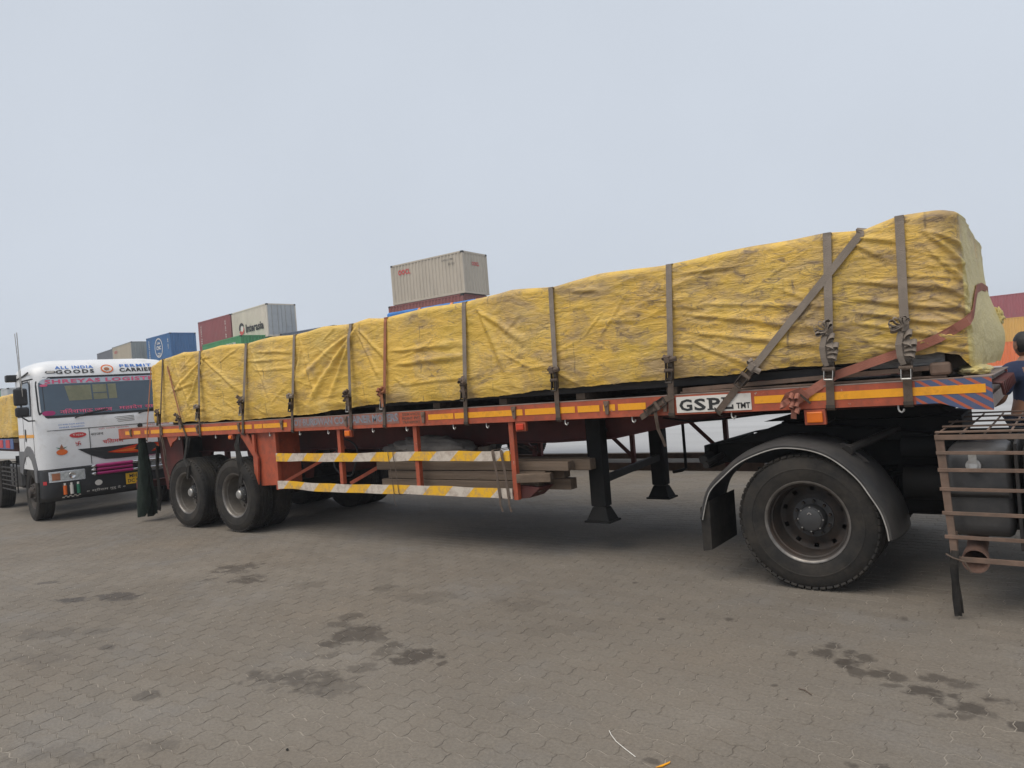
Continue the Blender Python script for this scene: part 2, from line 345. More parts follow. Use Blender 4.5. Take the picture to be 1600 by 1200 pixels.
def ground_mat(name, blocks, stained=False):
    m = bpy.data.materials.new(name); m.use_nodes = True; t = m.node_tree; N = t.nodes; L = t.links
    b = N['Principled BSDF']; b.inputs['Roughness'].default_value = 0.82; b.inputs['Specular IOR Level'].default_value = 0.35
    g = N.new('ShaderNodeNewGeometry'); P = g.outputs['Position']
    def noise(sc, det=6, ro=0.6, vec=P):
        n = N.new('ShaderNodeTexNoise'); n.inputs['Scale'].default_value = sc; n.inputs['Detail'].default_value = det; n.inputs['Roughness'].default_value = ro
        L.new(vec, n.inputs['Vector']); return n.outputs[0]
    def rmp(x, a, c, d, e, smooth=False):
        r = N.new('ShaderNodeMapRange'); r.inputs[1].default_value = a; r.inputs[2].default_value = c; r.inputs[3].default_value = d; r.inputs[4].default_value = e
        if smooth: r.interpolation_type = 'SMOOTHSTEP'
        L.new(x, r.inputs[0]); return r.outputs[0]
    def mix(f, a, c, mode='MIX'):
        x = N.new('ShaderNodeMix'); x.data_type = 'RGBA'; x.blend_type = mode
        if isinstance(f, float): x.inputs[0].default_value = f
        else: L.new(f, x.inputs[0])
        for k, q in ((6, a), (7, c)):
            if isinstance(q, tuple): x.inputs[k].default_value = (*q, 1)
            else: L.new(q, x.inputs[k])
        return x.outputs[2]
    def math_(op, a, c):
        x = N.new('ShaderNodeMath'); x.operation = op
        for k, q in ((0, a), (1, c)):
            if isinstance(q, (int, float)): x.inputs[k].default_value = q
            else: L.new(q, x.inputs[k])
        return x.outputs[0]
    big = noise(0.35, 4); mid = noise(2.2, 6, 0.7); fine = noise(55, 4, 0.7); grit = noise(260, 3, 0.7)
    col = mix(rmp(big, .3, .7, 0, 1), (0.158, 0.137, 0.112), (0.200, 0.177, 0.148))
    col = mix(rmp(mid, .35, .75, 0, .55), col, (0.125, 0.106, 0.086))
    dustm = rmp(noise(1.1, 7, 0.7), .52, .72, 0, .55)
    col = mix(dustm, col, (0.245, 0.220, 0.188))
    tint = noise(0.9, 5, .6)
    col = mix(rmp(tint, .5, .72, 0, .5), col, (0.180, 0.147, 0.112))          # brown dust
    col = mix(rmp(tint, .46, .28, 0, .45), col, (0.175, 0.172, 0.170))          # bare blue-grey concrete
    col = mix(rmp(noise(14, 8, .75), .56, .74, 0, .45), col, (0.118, 0.100, 0.082))
    col = mix(rmp(noise(30, 6, .8), .60, .76, 0, .55), col, (0.33, 0.30, 0.26))
    col = mix(rmp(noise(120, 4, .8), .64, .72, 0, .6), col, (0.085, 0.072, 0.06))     # pits
    col = mix(rmp(noise(95, 4, .8), .66, .74, 0, .6), col, (0.38, 0.35, 0.31))     # bright grains
    col = mix(0.9, col, rmp(fine, .25, .75, .72, 1.25), 'MULTIPLY')
    col = mix(0.7, col, rmp(grit, .3, .7, .8, 1.18), 'MULTIPLY')
    if blocks:
        isl = g.outputs['Random Per Island']
        col = mix(1.0, col, rmp(isl, 0, 1, .95, 1.05), 'MULTIPLY')
    if stained:
        tot = None
        nz = noise(9, 5, 0.65); nz2 = noise(3.0, 3, .5)
        wob = math_('ADD', rmp(nz, .25, .75, -.7, .7), rmp(nz2, .3, .7, -.35, .35))
        wob = math_('ADD', wob, rmp(isl, 0, 1, -.18, .18))
        for (x, y, a, c, tt, st) in STAINS:
            mp = N.new('ShaderNodeMapping'); mp.vector_type = 'TEXTURE'
            mp.inputs['Location'].default_value = (x, y, 0); mp.inputs['Rotation'].default_value = (0, 0, tt); mp.inputs['Scale'].default_value = (a*1.6, c*1.75, 1)
            L.new(P, mp.inputs['Vector'])
            ln = N.new('ShaderNodeVectorMath'); ln.operation = 'LENGTH'; L.new(mp.outputs[0], ln.inputs[0])
            q = rmp(math_('ADD', ln.outputs['Value'], wob), .55, 1.08, st*.86, 0, True)
            tot = q if tot is None else math_('MAXIMUM', tot, q)
        col = mix(tot, col, (0.046, 0.038, 0.032))
        ro = rmp(tot, 0, 1, .82, .5); L.new(ro, b.inputs['Roughness'])
    if not blocks:
        col = mix(rmp(noise(3.5, 6, .7), .42, .6, 0, 1), col, (0.295, 0.262, 0.22))
        col = mix(rmp(noise(5.5, 6, .7), .50, .62, 0, .75), col, (0.095, 0.08, 0.066))
    L.new(col, b.inputs['Base Color'])
    bp = N.new('ShaderNodeBump'); bp.inputs['Strength'].default_value = 0.8; bp.inputs['Distance'].default_value = 0.004
    hh = math_('ADD', math_('MULTIPLY', fine, 1.0), math_('MULTIPLY', grit, .5)); L.new(hh, bp.inputs['Height']); L.new(bp.outputs[0], b.inputs['Normal'])
    return m
MT['pavers'] = ground_mat('worn_concrete_blocks', True)
MT['pavers_oil'] = ground_mat('oil_spotted_concrete_blocks', True, True)
MT['joint'] = ground_mat('dusty_joint_ground', False)
gm = MB(); NX = 40
gx = list(np.linspace(-30, 30, 31)); 
gm.add([(-900, -300, -0.0026), (900, -300, -0.0026), (900, 1500, -0.0026), (-900, 1500, -0.0026)], [(0, 1, 2, 3)])
ground = gm.build('ground', MT['joint']); tag(ground, 'grey interlocking block paved yard stretching under the trucks', 'ground', kind='structure')

PL, PW = 0.225, 0.1125
def paver_outline():
    a, b = 0.0105, 0.008; o = []
    for k in (0, 1, 3, 5, 7): o.append((PL*k/8, 0 if k == 0 else (a if k in (1, 5) else -a)))
    o.append((PL, 0)); o += [(PL+b, PW/3), (PL-b, 2*PW/3)]
    o.append((PL, PW))
    for k in (7, 5, 3, 1): o.append((PL*k/8, PW+(a if k in (1, 5) else -a)))
    o.append((0, PW)); o += [(-b, 2*PW/3), (b, PW/3)]
    return np.array(o)-np.array([PL/2, PW/2])
def poly_inset(p, d):
    q = np.zeros_like(p); n = len(p)
    for i in range(n):
        e1 = p[i]-p[i-1]; e2 = p[(i+1) % n]-p[i]
        n1 = np.array([-e1[1], e1[0]])/np.linalg.norm(e1); n2 = np.array([-e2[1], e2[0]])/np.linalg.norm(e2)
        m = n1+n2; m /= max(np.dot(m, n1), .5); q[i] = p[i]+m*d
    return q
_po = paver_outline(); _lo = poly_inset(_po, 0.0010); _hi = poly_inset(_po, 0.0042); NPV = len(_po)
pv_v = np.concatenate([np.c_[_lo, np.full(NPV, -0.006)], np.c_[_hi, np.zeros(NPV)]])
pv_f = [tuple(range(NPV, 2*NPV))] + [(i, (i+1) % NPV, NPV+(i+1) % NPV, NPV+i) for i in range(NPV)]
pm = bpy.data.meshes.new('paving_block'); pm.from_pydata(pv_v.tolist(), [], pv_f); pm.update(); pm.materials.append(MT['pavers'])

cells = []
prs = np.random.RandomState(11)
for j in range(int(-6/PW), int(26/PW)):
    y = (j+.5)*PW
    i0, i1 = int(-30/PL), int(12/PL)
    xs = (np.arange(i0, i1)+.5)*PL + (PL/2 if j % 2 else 0)
    dx, dy = xs-0.0, np.full_like(xs, y)
    zc = dx*c_f[0]+dy*c_f[1]; xc = dx*c_r[0]+dy*c_r[1]
    ok = (zc > 0.9) & (zc < 19.5) & (np.abs(xc) < zc*0.80+1.3)
    for x in xs[ok]: cells.append((x, y))
cells = np.array(cells)
d3 = np.c_[cells[:, 0], cells[:, 1], np.full(len(cells), -CAM_H)]
cz = d3@c_f; px = 800+CAM_F*(d3@c_r)/cz; py = 600-CAM_F*(d3@c_u)/cz
seen = (px > 0) & (px < 1600) & (py < 1195) & (py > 0)
order = np.argsort(np.where(seen, np.linalg.norm(d3, axis=1), 1e9))
near = set(order[:300].tolist())
jz = prs.uniform(-0.0008, 0.0008, len(cells)); tx = prs.normal(0, 0.005, len(cells)); ty = prs.normal(0, 0.004, len(cells)); jr = prs.normal(0, 0.006, len(cells))
sl = prs.rand(len(cells)) < 0.03; jz[sl] -= 0.0012
oily = np.zeros(len(cells), bool)
for (x, y, a, c, tt, st) in STAINS:
    ex = (cells[:, 0]-x)*math.cos(tt)+(cells[:, 1]-y)*math.sin(tt); ey = -(cells[:, 0]-x)*math.sin(tt)+(cells[:, 1]-y)*math.cos(tt)
    oily |= np.hypot(ex/(a*2.2+.13), ey/(c*2.2+.13)) < 1
pm2 = pm.copy(); pm2.materials.clear(); pm2.materials.append(MT['pavers_oil'])
for i in sorted(near):
    o = bpy.data.objects.new('paving_block', pm2 if oily[i] else pm); COL.objects.link(o); o.parent = ground
    o.location = (cells[i, 0], cells[i, 1], jz[i]); o.rotation_euler = (tx[i], ty[i]*.6, jr[i])
rest = np.array([i for i in range(len(cells)) if i not in near])
nr = len(rest)
cj, sj = np.cos(jr[rest])[:, None], np.sin(jr[rest])[:, None]
vx = pv_v[None, :, 0]*cj-pv_v[None, :, 1]*sj; vy = pv_v[None, :, 0]*sj+pv_v[None, :, 1]*cj
vz = pv_v[None, :, 2]+jz[rest][:, None]+vy*tx[rest][:, None]-vx*(ty[rest]*.6)[:, None]
allv = np.stack([vx+cells[rest, 0][:, None], vy+cells[rest, 1][:, None], np.broadcast_to(vz, vx.shape)], -1).reshape(-1, 3)
nv = 2*NPV
fm = bpy.data.meshes.new('paving_blocks')
fm.vertices.add(len(allv)); fm.vertices.foreach_set('co', allv.astype(np.float32).ravel())
lp = []; tot_l = NPV+4*NPV
one = np.concatenate([np.array(f) for f in pv_f]); st1 = np.concatenate([[0], NPV+4*np.arange(NPV)])
loops = (one[None, :]+(np.arange(nr)*nv)[:, None]).ravel().astype(np.int32)
starts = (st1[None, :]+(np.arange(nr)*tot_l)[:, None]).ravel().astype(np.int32)
fm.loops.add(len(loops)); fm.loops.foreach_set('vertex_index', loops)
fm.polygons.add(len(starts)); fm.polygons.foreach_set('loop_start', starts)
fm.update(calc_edges=True); fm.shade_flat(); fm.validate(); fm.materials.append(MT['pavers']); fm.materials.append(MT['pavers_oil'])
fm.polygons.foreach_set('material_index', np.repeat(oily[rest].astype(np.int32), NPV+1))
ap = MB(); ap.add([(-400, 15.2, 0.004), (300, 14.6, 0.004), (300, 400, 0.004), (-400, 400, 0.004)], [(0, 1, 2, 3)])  # far concrete sheet; its pale colour also carries grazing sky reflection
apo = ap.build('concrete_apron', pmat('sky_paled_concrete', (0.36, 0.36, 0.36), .7, var=.12, scale=.3, dirt=.3, dirt_col=(.27, .265, .26), dscale=.5, stretch=(.25, 1, 1))); tag(apo, 'concrete apron paled with painted sky sheen behind the trailers reaching to the container stacks', 'apron', kind='structure')
fo = link('paving_block_field', fm, ground); fo['kind'] = 'stuff'
MT['rim_trailer'] = pmat('dusty_trailer_rim', (0.13, 0.115, 0.098), 0.6, 0.1, var=0.3, scale=7, dirt=0.45, dirt_col=(0.07, 0.055, 0.045), dscale=6)
# ------------------------------------------------------------------ wheels
def tyre_mb(c, sgn, seg=72, half=0.135, Ro=0.515):
    """one tyre; sgn: outward direction along y"""
    h = half
    prof = [(0.295, h-0.030), (0.305, h-0.012), (0.330, h-0.004), (0.37, h+0.006), (0.40, h+0.008), (0.402, h+0.011), (0.41, h+0.011), (0.412, h+0.008), (0.445, h+0.004), (0.475, h-0.006), (0.495, h-0.016), (Ro-0.010, h-0.030), (Ro, h-0.044)]
    for g in (0.062, 0.022, -0.022, -0.062):
        prof += [(Ro, g+0.006), (Ro-0.012, g+0.004), (Ro-0.012, g-0.004), (Ro, g-0.006)]
    prof += [(Ro, -h+0.044), (Ro-0.010, -h+0.03), (0.475, -h+0.006), (0.40, -h-0.008), (0.33, -h+0.004), (0.295, -h+0.03)]
    m = MB(); m.lathe(prof, c, seg, 'y', sgn)
    nl = 60
    for i in range(nl):                      # shoulder lugs
        t = 2*math.pi*(i+.5)/nl; e = Vector((math.cos(t), 0, math.sin(t))); tt = Vector((-math.sin(t), 0, math.cos(t)))
        for sd in (1, -1):
            cc = Vector(c) + e*(Ro-0.0215) + Vector((0, sgn*sd*(h-0.024), 0))
            rad = (e*0.75 + Vector((0, sgn*sd*0.55, 0))).normalized()
            m.obox(cc, tt*0.0195, rad*0.020, rad.cross(tt)*0.012)
    m.v = [(x, y, max(z, 0.003)) for x, y, z in m.v]       # flattened where it carries the load
    return m
def rim_mb(c, sgn, deep=0.15, holes=10):
    m = MB(); a = 0.118
    m.lathe([(0.300, a-0.015), (0.312, a), (0.309, a+0.008), (0.300, a+0.007), (0.292, a-0.006), (0.284, a-0.012), (0.276, a-0.045), (0.268, a-0.05), (0.262, a-deep+0.03), (0.255, a-deep)], c, 64, 'y', sgn)
    # disc with real hand holes
    rings = [0.255, 0.240, 0.224, 0.208, 0.190, 0.15, 0.10, 0.0]; ax = [a-deep, a-deep-0.006, a-deep-0.010, a-deep-0.008, a-deep, a-deep+0.012, a-deep+0.012, a-deep+0.012]
    n = holes*8; vs = []
    for i in range(n):
        t = 2*math.pi*i/n
        for r, q in zip(rings, ax): vs.append((c[0]+r*math.cos(t), c[1]+sgn*q, c[2]+r*math.sin(t)))
    fs = []; k = len(rings)
    for i in range(n):
        for j in range(k-1):
            if j in (1, 2) and i % 8 in (3, 4): continue
            fs.append((i*k+j, ((i+1) % n)*k+j, ((i+1) % n)*k+j+1, i*k+j+1))
    m.add(vs, fs)
    m.lathe([(0.30, -0.11), (0.27, -0.08), (0.262, a-deep-0.02)], c, 48, 'y', sgn)
    return m
def dual_wheel(parent, x, y_out, sgn, z=0.515, deep=0.15, hubmat='hub', cap='hub', rimmat='rim', proto=None):
    """a pair of tyres on one hub; y_out is the centre of the outer tyre, sgn the outward y direction"""
    root = tyre_mb((x, y_out, z), sgn).build('wheel', MT['rubber'], parent, smooth=True, ang=38)
    tyre_mb((x, y_out-sgn*0.325, z), -sgn, seg=48).build('inner_tyre', MT['rubber'], root, smooth=True, ang=38)
    rim_mb((x, y_out, z), sgn, deep).build('rim', MT[rimmat], root, smooth=True, ang=32)
    lip = MB(); a = 0.118
    lip.lathe([(0.301, a-0.012), (0.3145, a+0.001), (0.311, a+0.011), (0.300, a+0.0095), (0.2915, a-0.003)], (x, y_out, z), 72, 'y', sgn); lip.build('rim_flange', MT['rim_lip'], root, smooth=True, ang=60)
    rim_mb((x, y_out-sgn*0.325, z), -sgn, 0.15).build('inner_rim', MT['rim'], root, smooth=True)
    h = MB(); c = (x, y_out, z); b = a-deep
    h.lathe([(0.150, b+0.012), (0.150, b+0.024), (0.105, b+0.026), (0.100, b+0.095), (0.092, b+0.108), (0.085, b+0.110), (0.083, b+0.118), (0.060, b+0.126), (0.0, b+0.128)], c, 40, 'y', sgn)
    hb = h.build('hub', MT[hubmat], root, smooth=True, ang=30)
    st = MB()
    for i in range(10):
        t = 2*math.pi*i/10+.2; p = Vector((x+0.128*math.cos(t), y_out+sgn*(b+0.022), z+0.128*math.sin(t)))
        st.cyl(p, p+Vector((0, sgn*0.032, 0)), 0.014, 0.012, 6)
    st.build('wheel_nuts', MT['rim'], hb)['kind'] = 'stuff'
    s2 = MB()
    for i in range(8):
        t = 2*math.pi*i/8; p = Vector((x+0.092*math.cos(t), y_out+sgn*(b+0.106), z+0.092*math.sin(t))); s2.cyl(p, p+Vector((0, sgn*0.008, 0)), 0.007, 0.006, 6)
    s2.build('cap_bolts', MT['steel'], hb)['kind'] = 'stuff'
    if cap == 'pale':
        q = MB(); q.lathe([(0.062, b+0.120), (0.062, b+0.150), (0.05, b+0.162), (0, b+0.165)], c, 24, 'y', sgn); q.build('hub_cap', MT['steel'], hb, smooth=True, ang=40)
    return root

# ------------------------------------------------------------------ stripe paint materials
def stripe_mat(name, colA, colB, period, duty, slope, wear=0.3, axis_x='x', phase=0.0, rough=0.5, wearcol=(0.3, 0.22, 0.17)):
    m = pmat(name, colA, rough, var=0.12, scale=7); t = m.node_tree; N = t.nodes; L = t.links
    g = N.new('ShaderNodeNewGeometry'); sp = N.new('ShaderNodeSeparateXYZ'); L.new(g.outputs['Position'], sp.inputs[0])
    a = N.new('ShaderNodeMath'); a.operation = 'MULTIPLY_ADD'; L.new(sp.outputs[2], a.inputs[0]); a.inputs[1].default_value = slope; L.new(sp.outputs[0], a.inputs[2])
    b = N.new('ShaderNodeMath'); b.operation = 'MULTIPLY_ADD'; L.new(a.outputs[0], b.inputs[0]); b.inputs[1].default_value = 1/period; b.inputs[2].default_value = phase+100
    f = N.new('ShaderNodeMath'); f.operation = 'FRACT'; L.new(b.outputs[0], f.inputs[0])
    c = N.new('ShaderNodeMath'); c.operation = 'LESS_THAN'; L.new(f.outputs[0], c.inputs[0]); c.inputs[1].default_value = duty
    mx = N.new('ShaderNodeMix'); mx.data_type = 'RGBA'; L.new(c.outputs[0], mx.inputs[0]); mx.inputs[6].default_value = (*colB, 1); mx.inputs[7].default_value = (*colA, 1)
    n = N.new('ShaderNodeTexNoise'); n.inputs['Scale'].default_value = 9; n.inputs['Detail'].default_value = 8; n.inputs['Roughness'].default_value = .75; L.new(g.outputs['Position'], n.inputs['Vector'])
    r = N.new('ShaderNodeMapRange'); r.inputs[1].default_value = .66-wear*.4; r.inputs[2].default_value = .80-wear*.3; r.inputs[4].default_value = .75; L.new(n.outputs[0], r.inputs[0])
    w = N.new('ShaderNodeMix'); w.data_type = 'RGBA'; L.new(r.outputs[0], w.inputs[0]); L.new(mx.outputs[2], w.inputs[6]); w.inputs[7].default_value = (*wearcol, 1)
    L.new(w.outputs[2], N['Principled BSDF'].inputs['Base Color'])
    return m
MT['guardstripe'] = stripe_mat('yellow_white_hazard_paint', (0.80, 0.44, 0.015), (0.60, 0.53, 0.45), 0.63, 0.52, -1.2, 0.50)
MT['blueorange'] = stripe_mat('blue_orange_hazard_paint', (0.42, 0.10, 0.05), (0.075, 0.10, 0.19), 0.098, 0.34, 1.45, 0.25, wearcol=(0.2, 0.15, 0.14))

# ------------------------------------------------------------------ the flatbed trailer
YN, YF = 5.66, 8.10           # near and far outer faces of the side rails
ZD = 1.535                    # deck
TX0, TX1 = -12.48, -0.30
trailer = thing('flatbed_trailer', 'long orange red flatbed trailer carrying the yellow tarpaulin load', 'trailer', (-6.4, 6.9, 0))
d = MB(); d.box(TX0+0.05, TX1-0.02, YN+0.045, YF-0.045, ZD-0.05, ZD-0.006); d.build('deck', MT['deck'], trailer)
# side rails: channel with a worn top lip, deeper blue-striped nose at the front
RB = ZD-0.17
def side_rail(y0, sg, name):
    m = MB()
    m.prism([(TX0, RB), (-0.745, RB), (-0.745, ZD-0.008), (TX0, ZD-0.008)], y0, y0+sg*0.006)
    m.box(TX0, -0.745, *sorted((y0+sg*0.0065, y0+sg*0.07)), RB, RB+0.006)
    o = m.build(name, MT['orange'], trailer)
    l = MB(); l.box(TX0, TX1, *sorted((y0-sg*0.002, y0+sg*0.075)), ZD-0.0075, ZD); l.build('rail_lip', MT['lip'], o)
    n = MB(); n.prism([(-0.7445, ZD-0.008), (-0.7445, RB), (-0.60, RB), (-0.47, RB-0.045), (TX1, RB-0.058), (TX1, ZD-0.008)], y0-sg*0.001, y0+sg*0.04); n.build('rail_nose', MT['blueorange'], o, bevel=0.002)
    return o
railN = side_rail(YN, 1, 'side_rail'); railF = side_rail(YF, -1, 'side_rail')
# amber reflective tape in separate lengths along the near rail
tapes = [(-12.25, -12.02), (-11.96, -11.74), (-11.6, -11.46), (-11.40, -10.05), (-10.0, -8.66), (-8.6, -8.42), (-8.40, -7.88), (-5.38, -5.02), (-5.0, -4.12), (-4.09, -3.52), (-3.49, -3.26), (-3.22, -3.10), (-3.07, -2.80), (-1.86, -1.48), (-1.45, -0.335)]
for a, b in tapes:
    m = MB(); m.box(a, b, YN-0.0035, YN-0.0012, RB+0.060, RB+0.118); m.build('reflective_tape', MT['tape'], railN)
# signboard and lettering
sg = MB(); sg.box(-2.515, -1.885, YN-0.006, YN-0.0015, RB+0.014, ZD-0.022); sgb = sg.build('sign_plate', MT['signwhite'], railN, bevel=0.001)
def rail_txt(xc, z0, eps=0.0085): return lambda u, v: (xc+u, YN-eps, z0+v)
for ch, a, b in (('G', -2.488, -2.375), ('S', -2.358, -2.258), ('P', -2.232, -2.135), ('L', -2.112, -2.03)):
    text_part('lettering', ch, MT['ink'], sgb, rail_txt((a+b)/2, RB+0.028), b-a, 0.098, bold=0.028)
for (lx, lz, w, h) in ((-2.218, RB+0.028, 0.056, 0.011), (-2.232, RB+0.115, 0.03, 0.011), (-2.10, RB+0.115, 0.052, 0.011), (-2.036, RB+0.030, 0.012, 0.034)):
    m = MB(); m.box(lx-w/2, lx+w/2, YN-0.0088, YN-0.0072, lz, lz+h); m.build('lettering', MT['ink'], sgb)
text_part('lettering', 'TMT', MT['ink'], sgb, rail_txt(-1.950, RB+0.030), 0.112, 0.046, bold=0.03)
m = MB(); m.box(-7.78, -5.83, YN-0.0025, YN-0.001, RB+0.040, ZD-0.012); m.build('faded_paint_band', pmat('faded_paint', (0.27, 0.115, 0.085), 0.65, var=0.3, scale=12, dirt=0.4, dirt_col=(0.2, 0.17, 0.165), dscale=9), railN)
text_part('lettering', 'JOY·BURDWAN CONTAINER MOVERS', MT['greytext'], railN, rail_txt(-6.81, RB+0.036, 0.0036), 1.93, 0.118, bold=0.035, space=0.95)
for k, s in enumerate(('SERVICE', 'POINT PVT', 'TRANSPORT')):
    text_part('lettering', s, MT['strap_dark'], railN, rail_txt(-5.64, RB+0.120-k*0.044, 0.0036), 0.27, 0.03, bold=0.01)
# stake clips, rope hooks, side lamps
for x in (-12.05, -11.05, -10.02, -8.95, -7.98, -6.72, -5.45, -4.22, -3.18, -2.62):
    m = MB(); m.prism([(x-0.028, ZD-0.018), (x+0.028, ZD-0.018), (x+0.018, RB+0.03), (x-0.010, RB+0.03)], YN-0.022, YN-0.0015)
    m.cyl((x, YN-0.03, ZD-0.05), (x, YN-0.001, ZD-0.05), 0.018, n=10)
    m.build('stake_clip', MT['rust'], railN, bevel=0.002)
hk = MB(); hk.tube([(0, 0, 0.012), (0, 0, -0.03), (0.006, -0.004, -0.044), (0.02, -0.008, -0.052), (0.034, -0.008, -0.042), (0.036, -0.008, -0.028)], 0.007, 8)
hkm = hk.mesh('rope_hook', MT['steel'], None, True)
for x in (-10.6, -9.6, -8.3, -7.66, -7.1, -6.3, -5.75, -5.05, -4.6, -3.65, -2.95, -2.06, -0.86):
    o = link('rope_hook', hkm, railN); o.location = Vector((x, YN+0.02, RB)) - OFF[railN.name]
for x, s in ((-9.2, .8), (-6.72, 1), (-4.165, 1), (-1.42, 1.25)):
    m = MB(); m.box(x-0.062*s, x+0.062*s, YN+0.005, YN+0.045, RB-0.098*s, RB-0.004); h = m.build('side_lamp', MT['orange'], railN, bevel=0.006)
    m = MB(); m.box(x-0.046*s, x+0.046*s, YN-0.012, YN+0.0045, RB-0.084*s, RB-0.022); m.build('lamp_lens', MT['amber'] if s != 1 or x < -5 else MT['lamp_red'], h, bevel=0.008)
# main beams (deep at the back, tapering to a thin neck at the front), cross members
prof = [(-12.3, 1.18), (-11.6, 1.07), (-5.2, 1.07), (-5.15, 1.105), (-4.2, 1.10), (-3.5, 1.125), (-3.15, 1.185), (-2.75, 1.25), (-2.2, 1.305), (-1.2, 1.325), (-0.4, 1.335), (-0.4, 1.475), (-12.3, 1.475)]
for y in (6.38, 7.38):
    m = MB(); m.prism(prof, y-0.008, y+0.008)
    for (x0, z0), (x1, z1) in zip(prof[:10], prof[1:11]): m.bar((x0, y, z0-0.006), (x1, y, z1-0.006), 0.15, 0.012)
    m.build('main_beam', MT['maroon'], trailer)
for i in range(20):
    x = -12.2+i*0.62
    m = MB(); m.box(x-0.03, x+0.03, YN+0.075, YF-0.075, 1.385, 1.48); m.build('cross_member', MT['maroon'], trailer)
m = MB(); m.box(TX0-0.012, TX0, YN, YF, RB-0.02, ZD-0.001); m.box(TX0+0.001, TX0+0.10, YN+0.08, YF-0.08, RB, RB+0.01); re = m.build('rear_sill', MT['orange'], trailer, bevel=0.003)
for y in (5.80, 6.05, 7.7, 7.95):
    m = MB(); m.box(TX0-0.03, TX0-0.013, y-0.05, y+0.05, RB+0.02, RB+0.12); m.build('tail_lamp', MT['lamp_red'], re, bevel=0.006)
# front bolster with ring hooks
m = MB(); m.box(TX1-0.012, TX1-0.001, YN+0.042, YF-0.042, RB-0.05, RB+0.035); m.box(TX1-0.16, TX1+0.01, YN+0.041, YF-0.041, ZD-0.006, ZD+0.004); m.box(TX1-0.1, TX1-0.05, YN+0.05, YF-0.05, RB-0.05, ZD-0.05)
fb = m.build('front_bolster', MT['lip'], trailer, bevel=0.003)
for i in range(9):
    y = YN+0.22+i*0.25
    m = MB(); m.tube([(TX1-0.03, y-0.05, ZD-0.05), (TX1+0.045, y-0.05, ZD-0.06), (TX1+0.055, y, ZD-0.135), (TX1+0.045, y+0.05, ZD-0.06), (TX1-0.03, y+0.05, ZD-0.05)], 0.011, 8); m.build('chain_hook', MT['maroon'], fb, smooth=True)
# lashing bar along the deck edge at the front
m = MB(); m.box(-2.52, -0.56, YN+0.10, YN+0.16, ZD+0.001, ZD+0.018); m.bar((-2.5, YN+0.13, ZD+0.03), (-0.6, YN+0.13, ZD+0.075), 0.05, 0.035); m.build('lashing_bar', MT['rust'], trailer, bevel=0.004)
m = MB(); m.box(-0.66, -0.53, YN+0.08, YN+0.2, ZD+0.019, ZD+0.11); m.build('corner_block', MT['rust'], trailer, bevel=0.02)
# axles, hangers and springs
for x in (-9.12, -10.39):
    m = MB(); m.cyl((x, 5.95, 0.515), (x, 7.8, 0.515), 0.065, n=16); m.build('axle', MT['black'], trailer, smooth=True)
    for y in (6.38, 7.38):
        m = MB()
        for k in range(6): m.tube([(x-0.5+0.05*k, y, 0.70-0.028*k), (x, y, 0.60+0.0-0.02*k+0.06), (x+0.5-0.05*k, y, 0.70-0.028*k)], 0.016, 6)
        m.build('leaf_spring', MT['black'], trailer)
for x in (-11.05, -9.75, -8.45):
    for y in (6.38, 7.38):
        m = MB(); m.prism([(x-0.14, 1.06), (x+0.14, 1.06), (x+0.05, 0.66), (x-0.05, 0.66)], y-0.03, y+0.03); m.build('spring_hanger', MT['maroon'], trailer)
for x in (-9.12, -10.39):
    dual_wheel(trailer, x, 5.745, -1, deep=0.20, cap='pale', rimmat='rim_trailer')
    dual_wheel(trailer, x, 8.015, 1, deep=0.17)
# red box and gussets in front of and behind the wheels
m = MB(); m.prism([(-8.70, RB-0.001), (-8.255, RB-0.001), (-8.255, 0.66), (-8.655, 0.64)], 5.725, 5.735); m.box(-8.262, -8.243, 5.736, 6.1, 0.66, RB-0.002); pb = m.build('wheel_box_panel', MT['orange'], trailer, bevel=0.002)
m = MB(); m.bar((-8.68, 5.69, 0.64), (-8.68, 5.69, RB-0.02), 0.05, 0.03); m.build('panel_edge', MT['orange'], pb)
m = MB(); m.prism([(-9.05, RB-0.002), (-8.80, RB-0.002), (-8.60, 1.02), (-8.63, 0.66), (-8.665, 0.66), (-8.68, 1.02), (-8.92, RB-0.08)], 5.672, 5.70); m.build('gusset', MT['orange'], trailer, bevel=0.002)
m = MB(); m.prism([(-10.95, RB-0.002), (-10.62, RB-0.002), (-10.68, RB-0.05), (-10.80, 1.27), (-10.86, 1.20), (-10.9, RB-0.1)], 5.672, 5.70); m.build('gusset', MT['orange'], trailer, bevel=0.002)
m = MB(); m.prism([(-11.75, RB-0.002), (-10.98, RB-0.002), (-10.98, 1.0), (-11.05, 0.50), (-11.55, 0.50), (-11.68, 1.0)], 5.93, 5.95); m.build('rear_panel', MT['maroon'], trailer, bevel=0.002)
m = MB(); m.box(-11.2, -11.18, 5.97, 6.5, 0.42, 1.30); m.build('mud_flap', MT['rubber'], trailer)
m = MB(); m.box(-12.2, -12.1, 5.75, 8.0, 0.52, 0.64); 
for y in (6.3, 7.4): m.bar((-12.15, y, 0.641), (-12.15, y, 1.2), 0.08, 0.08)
m.build('underrun_bumper', MT['maroon'], trailer, bevel=0.004)
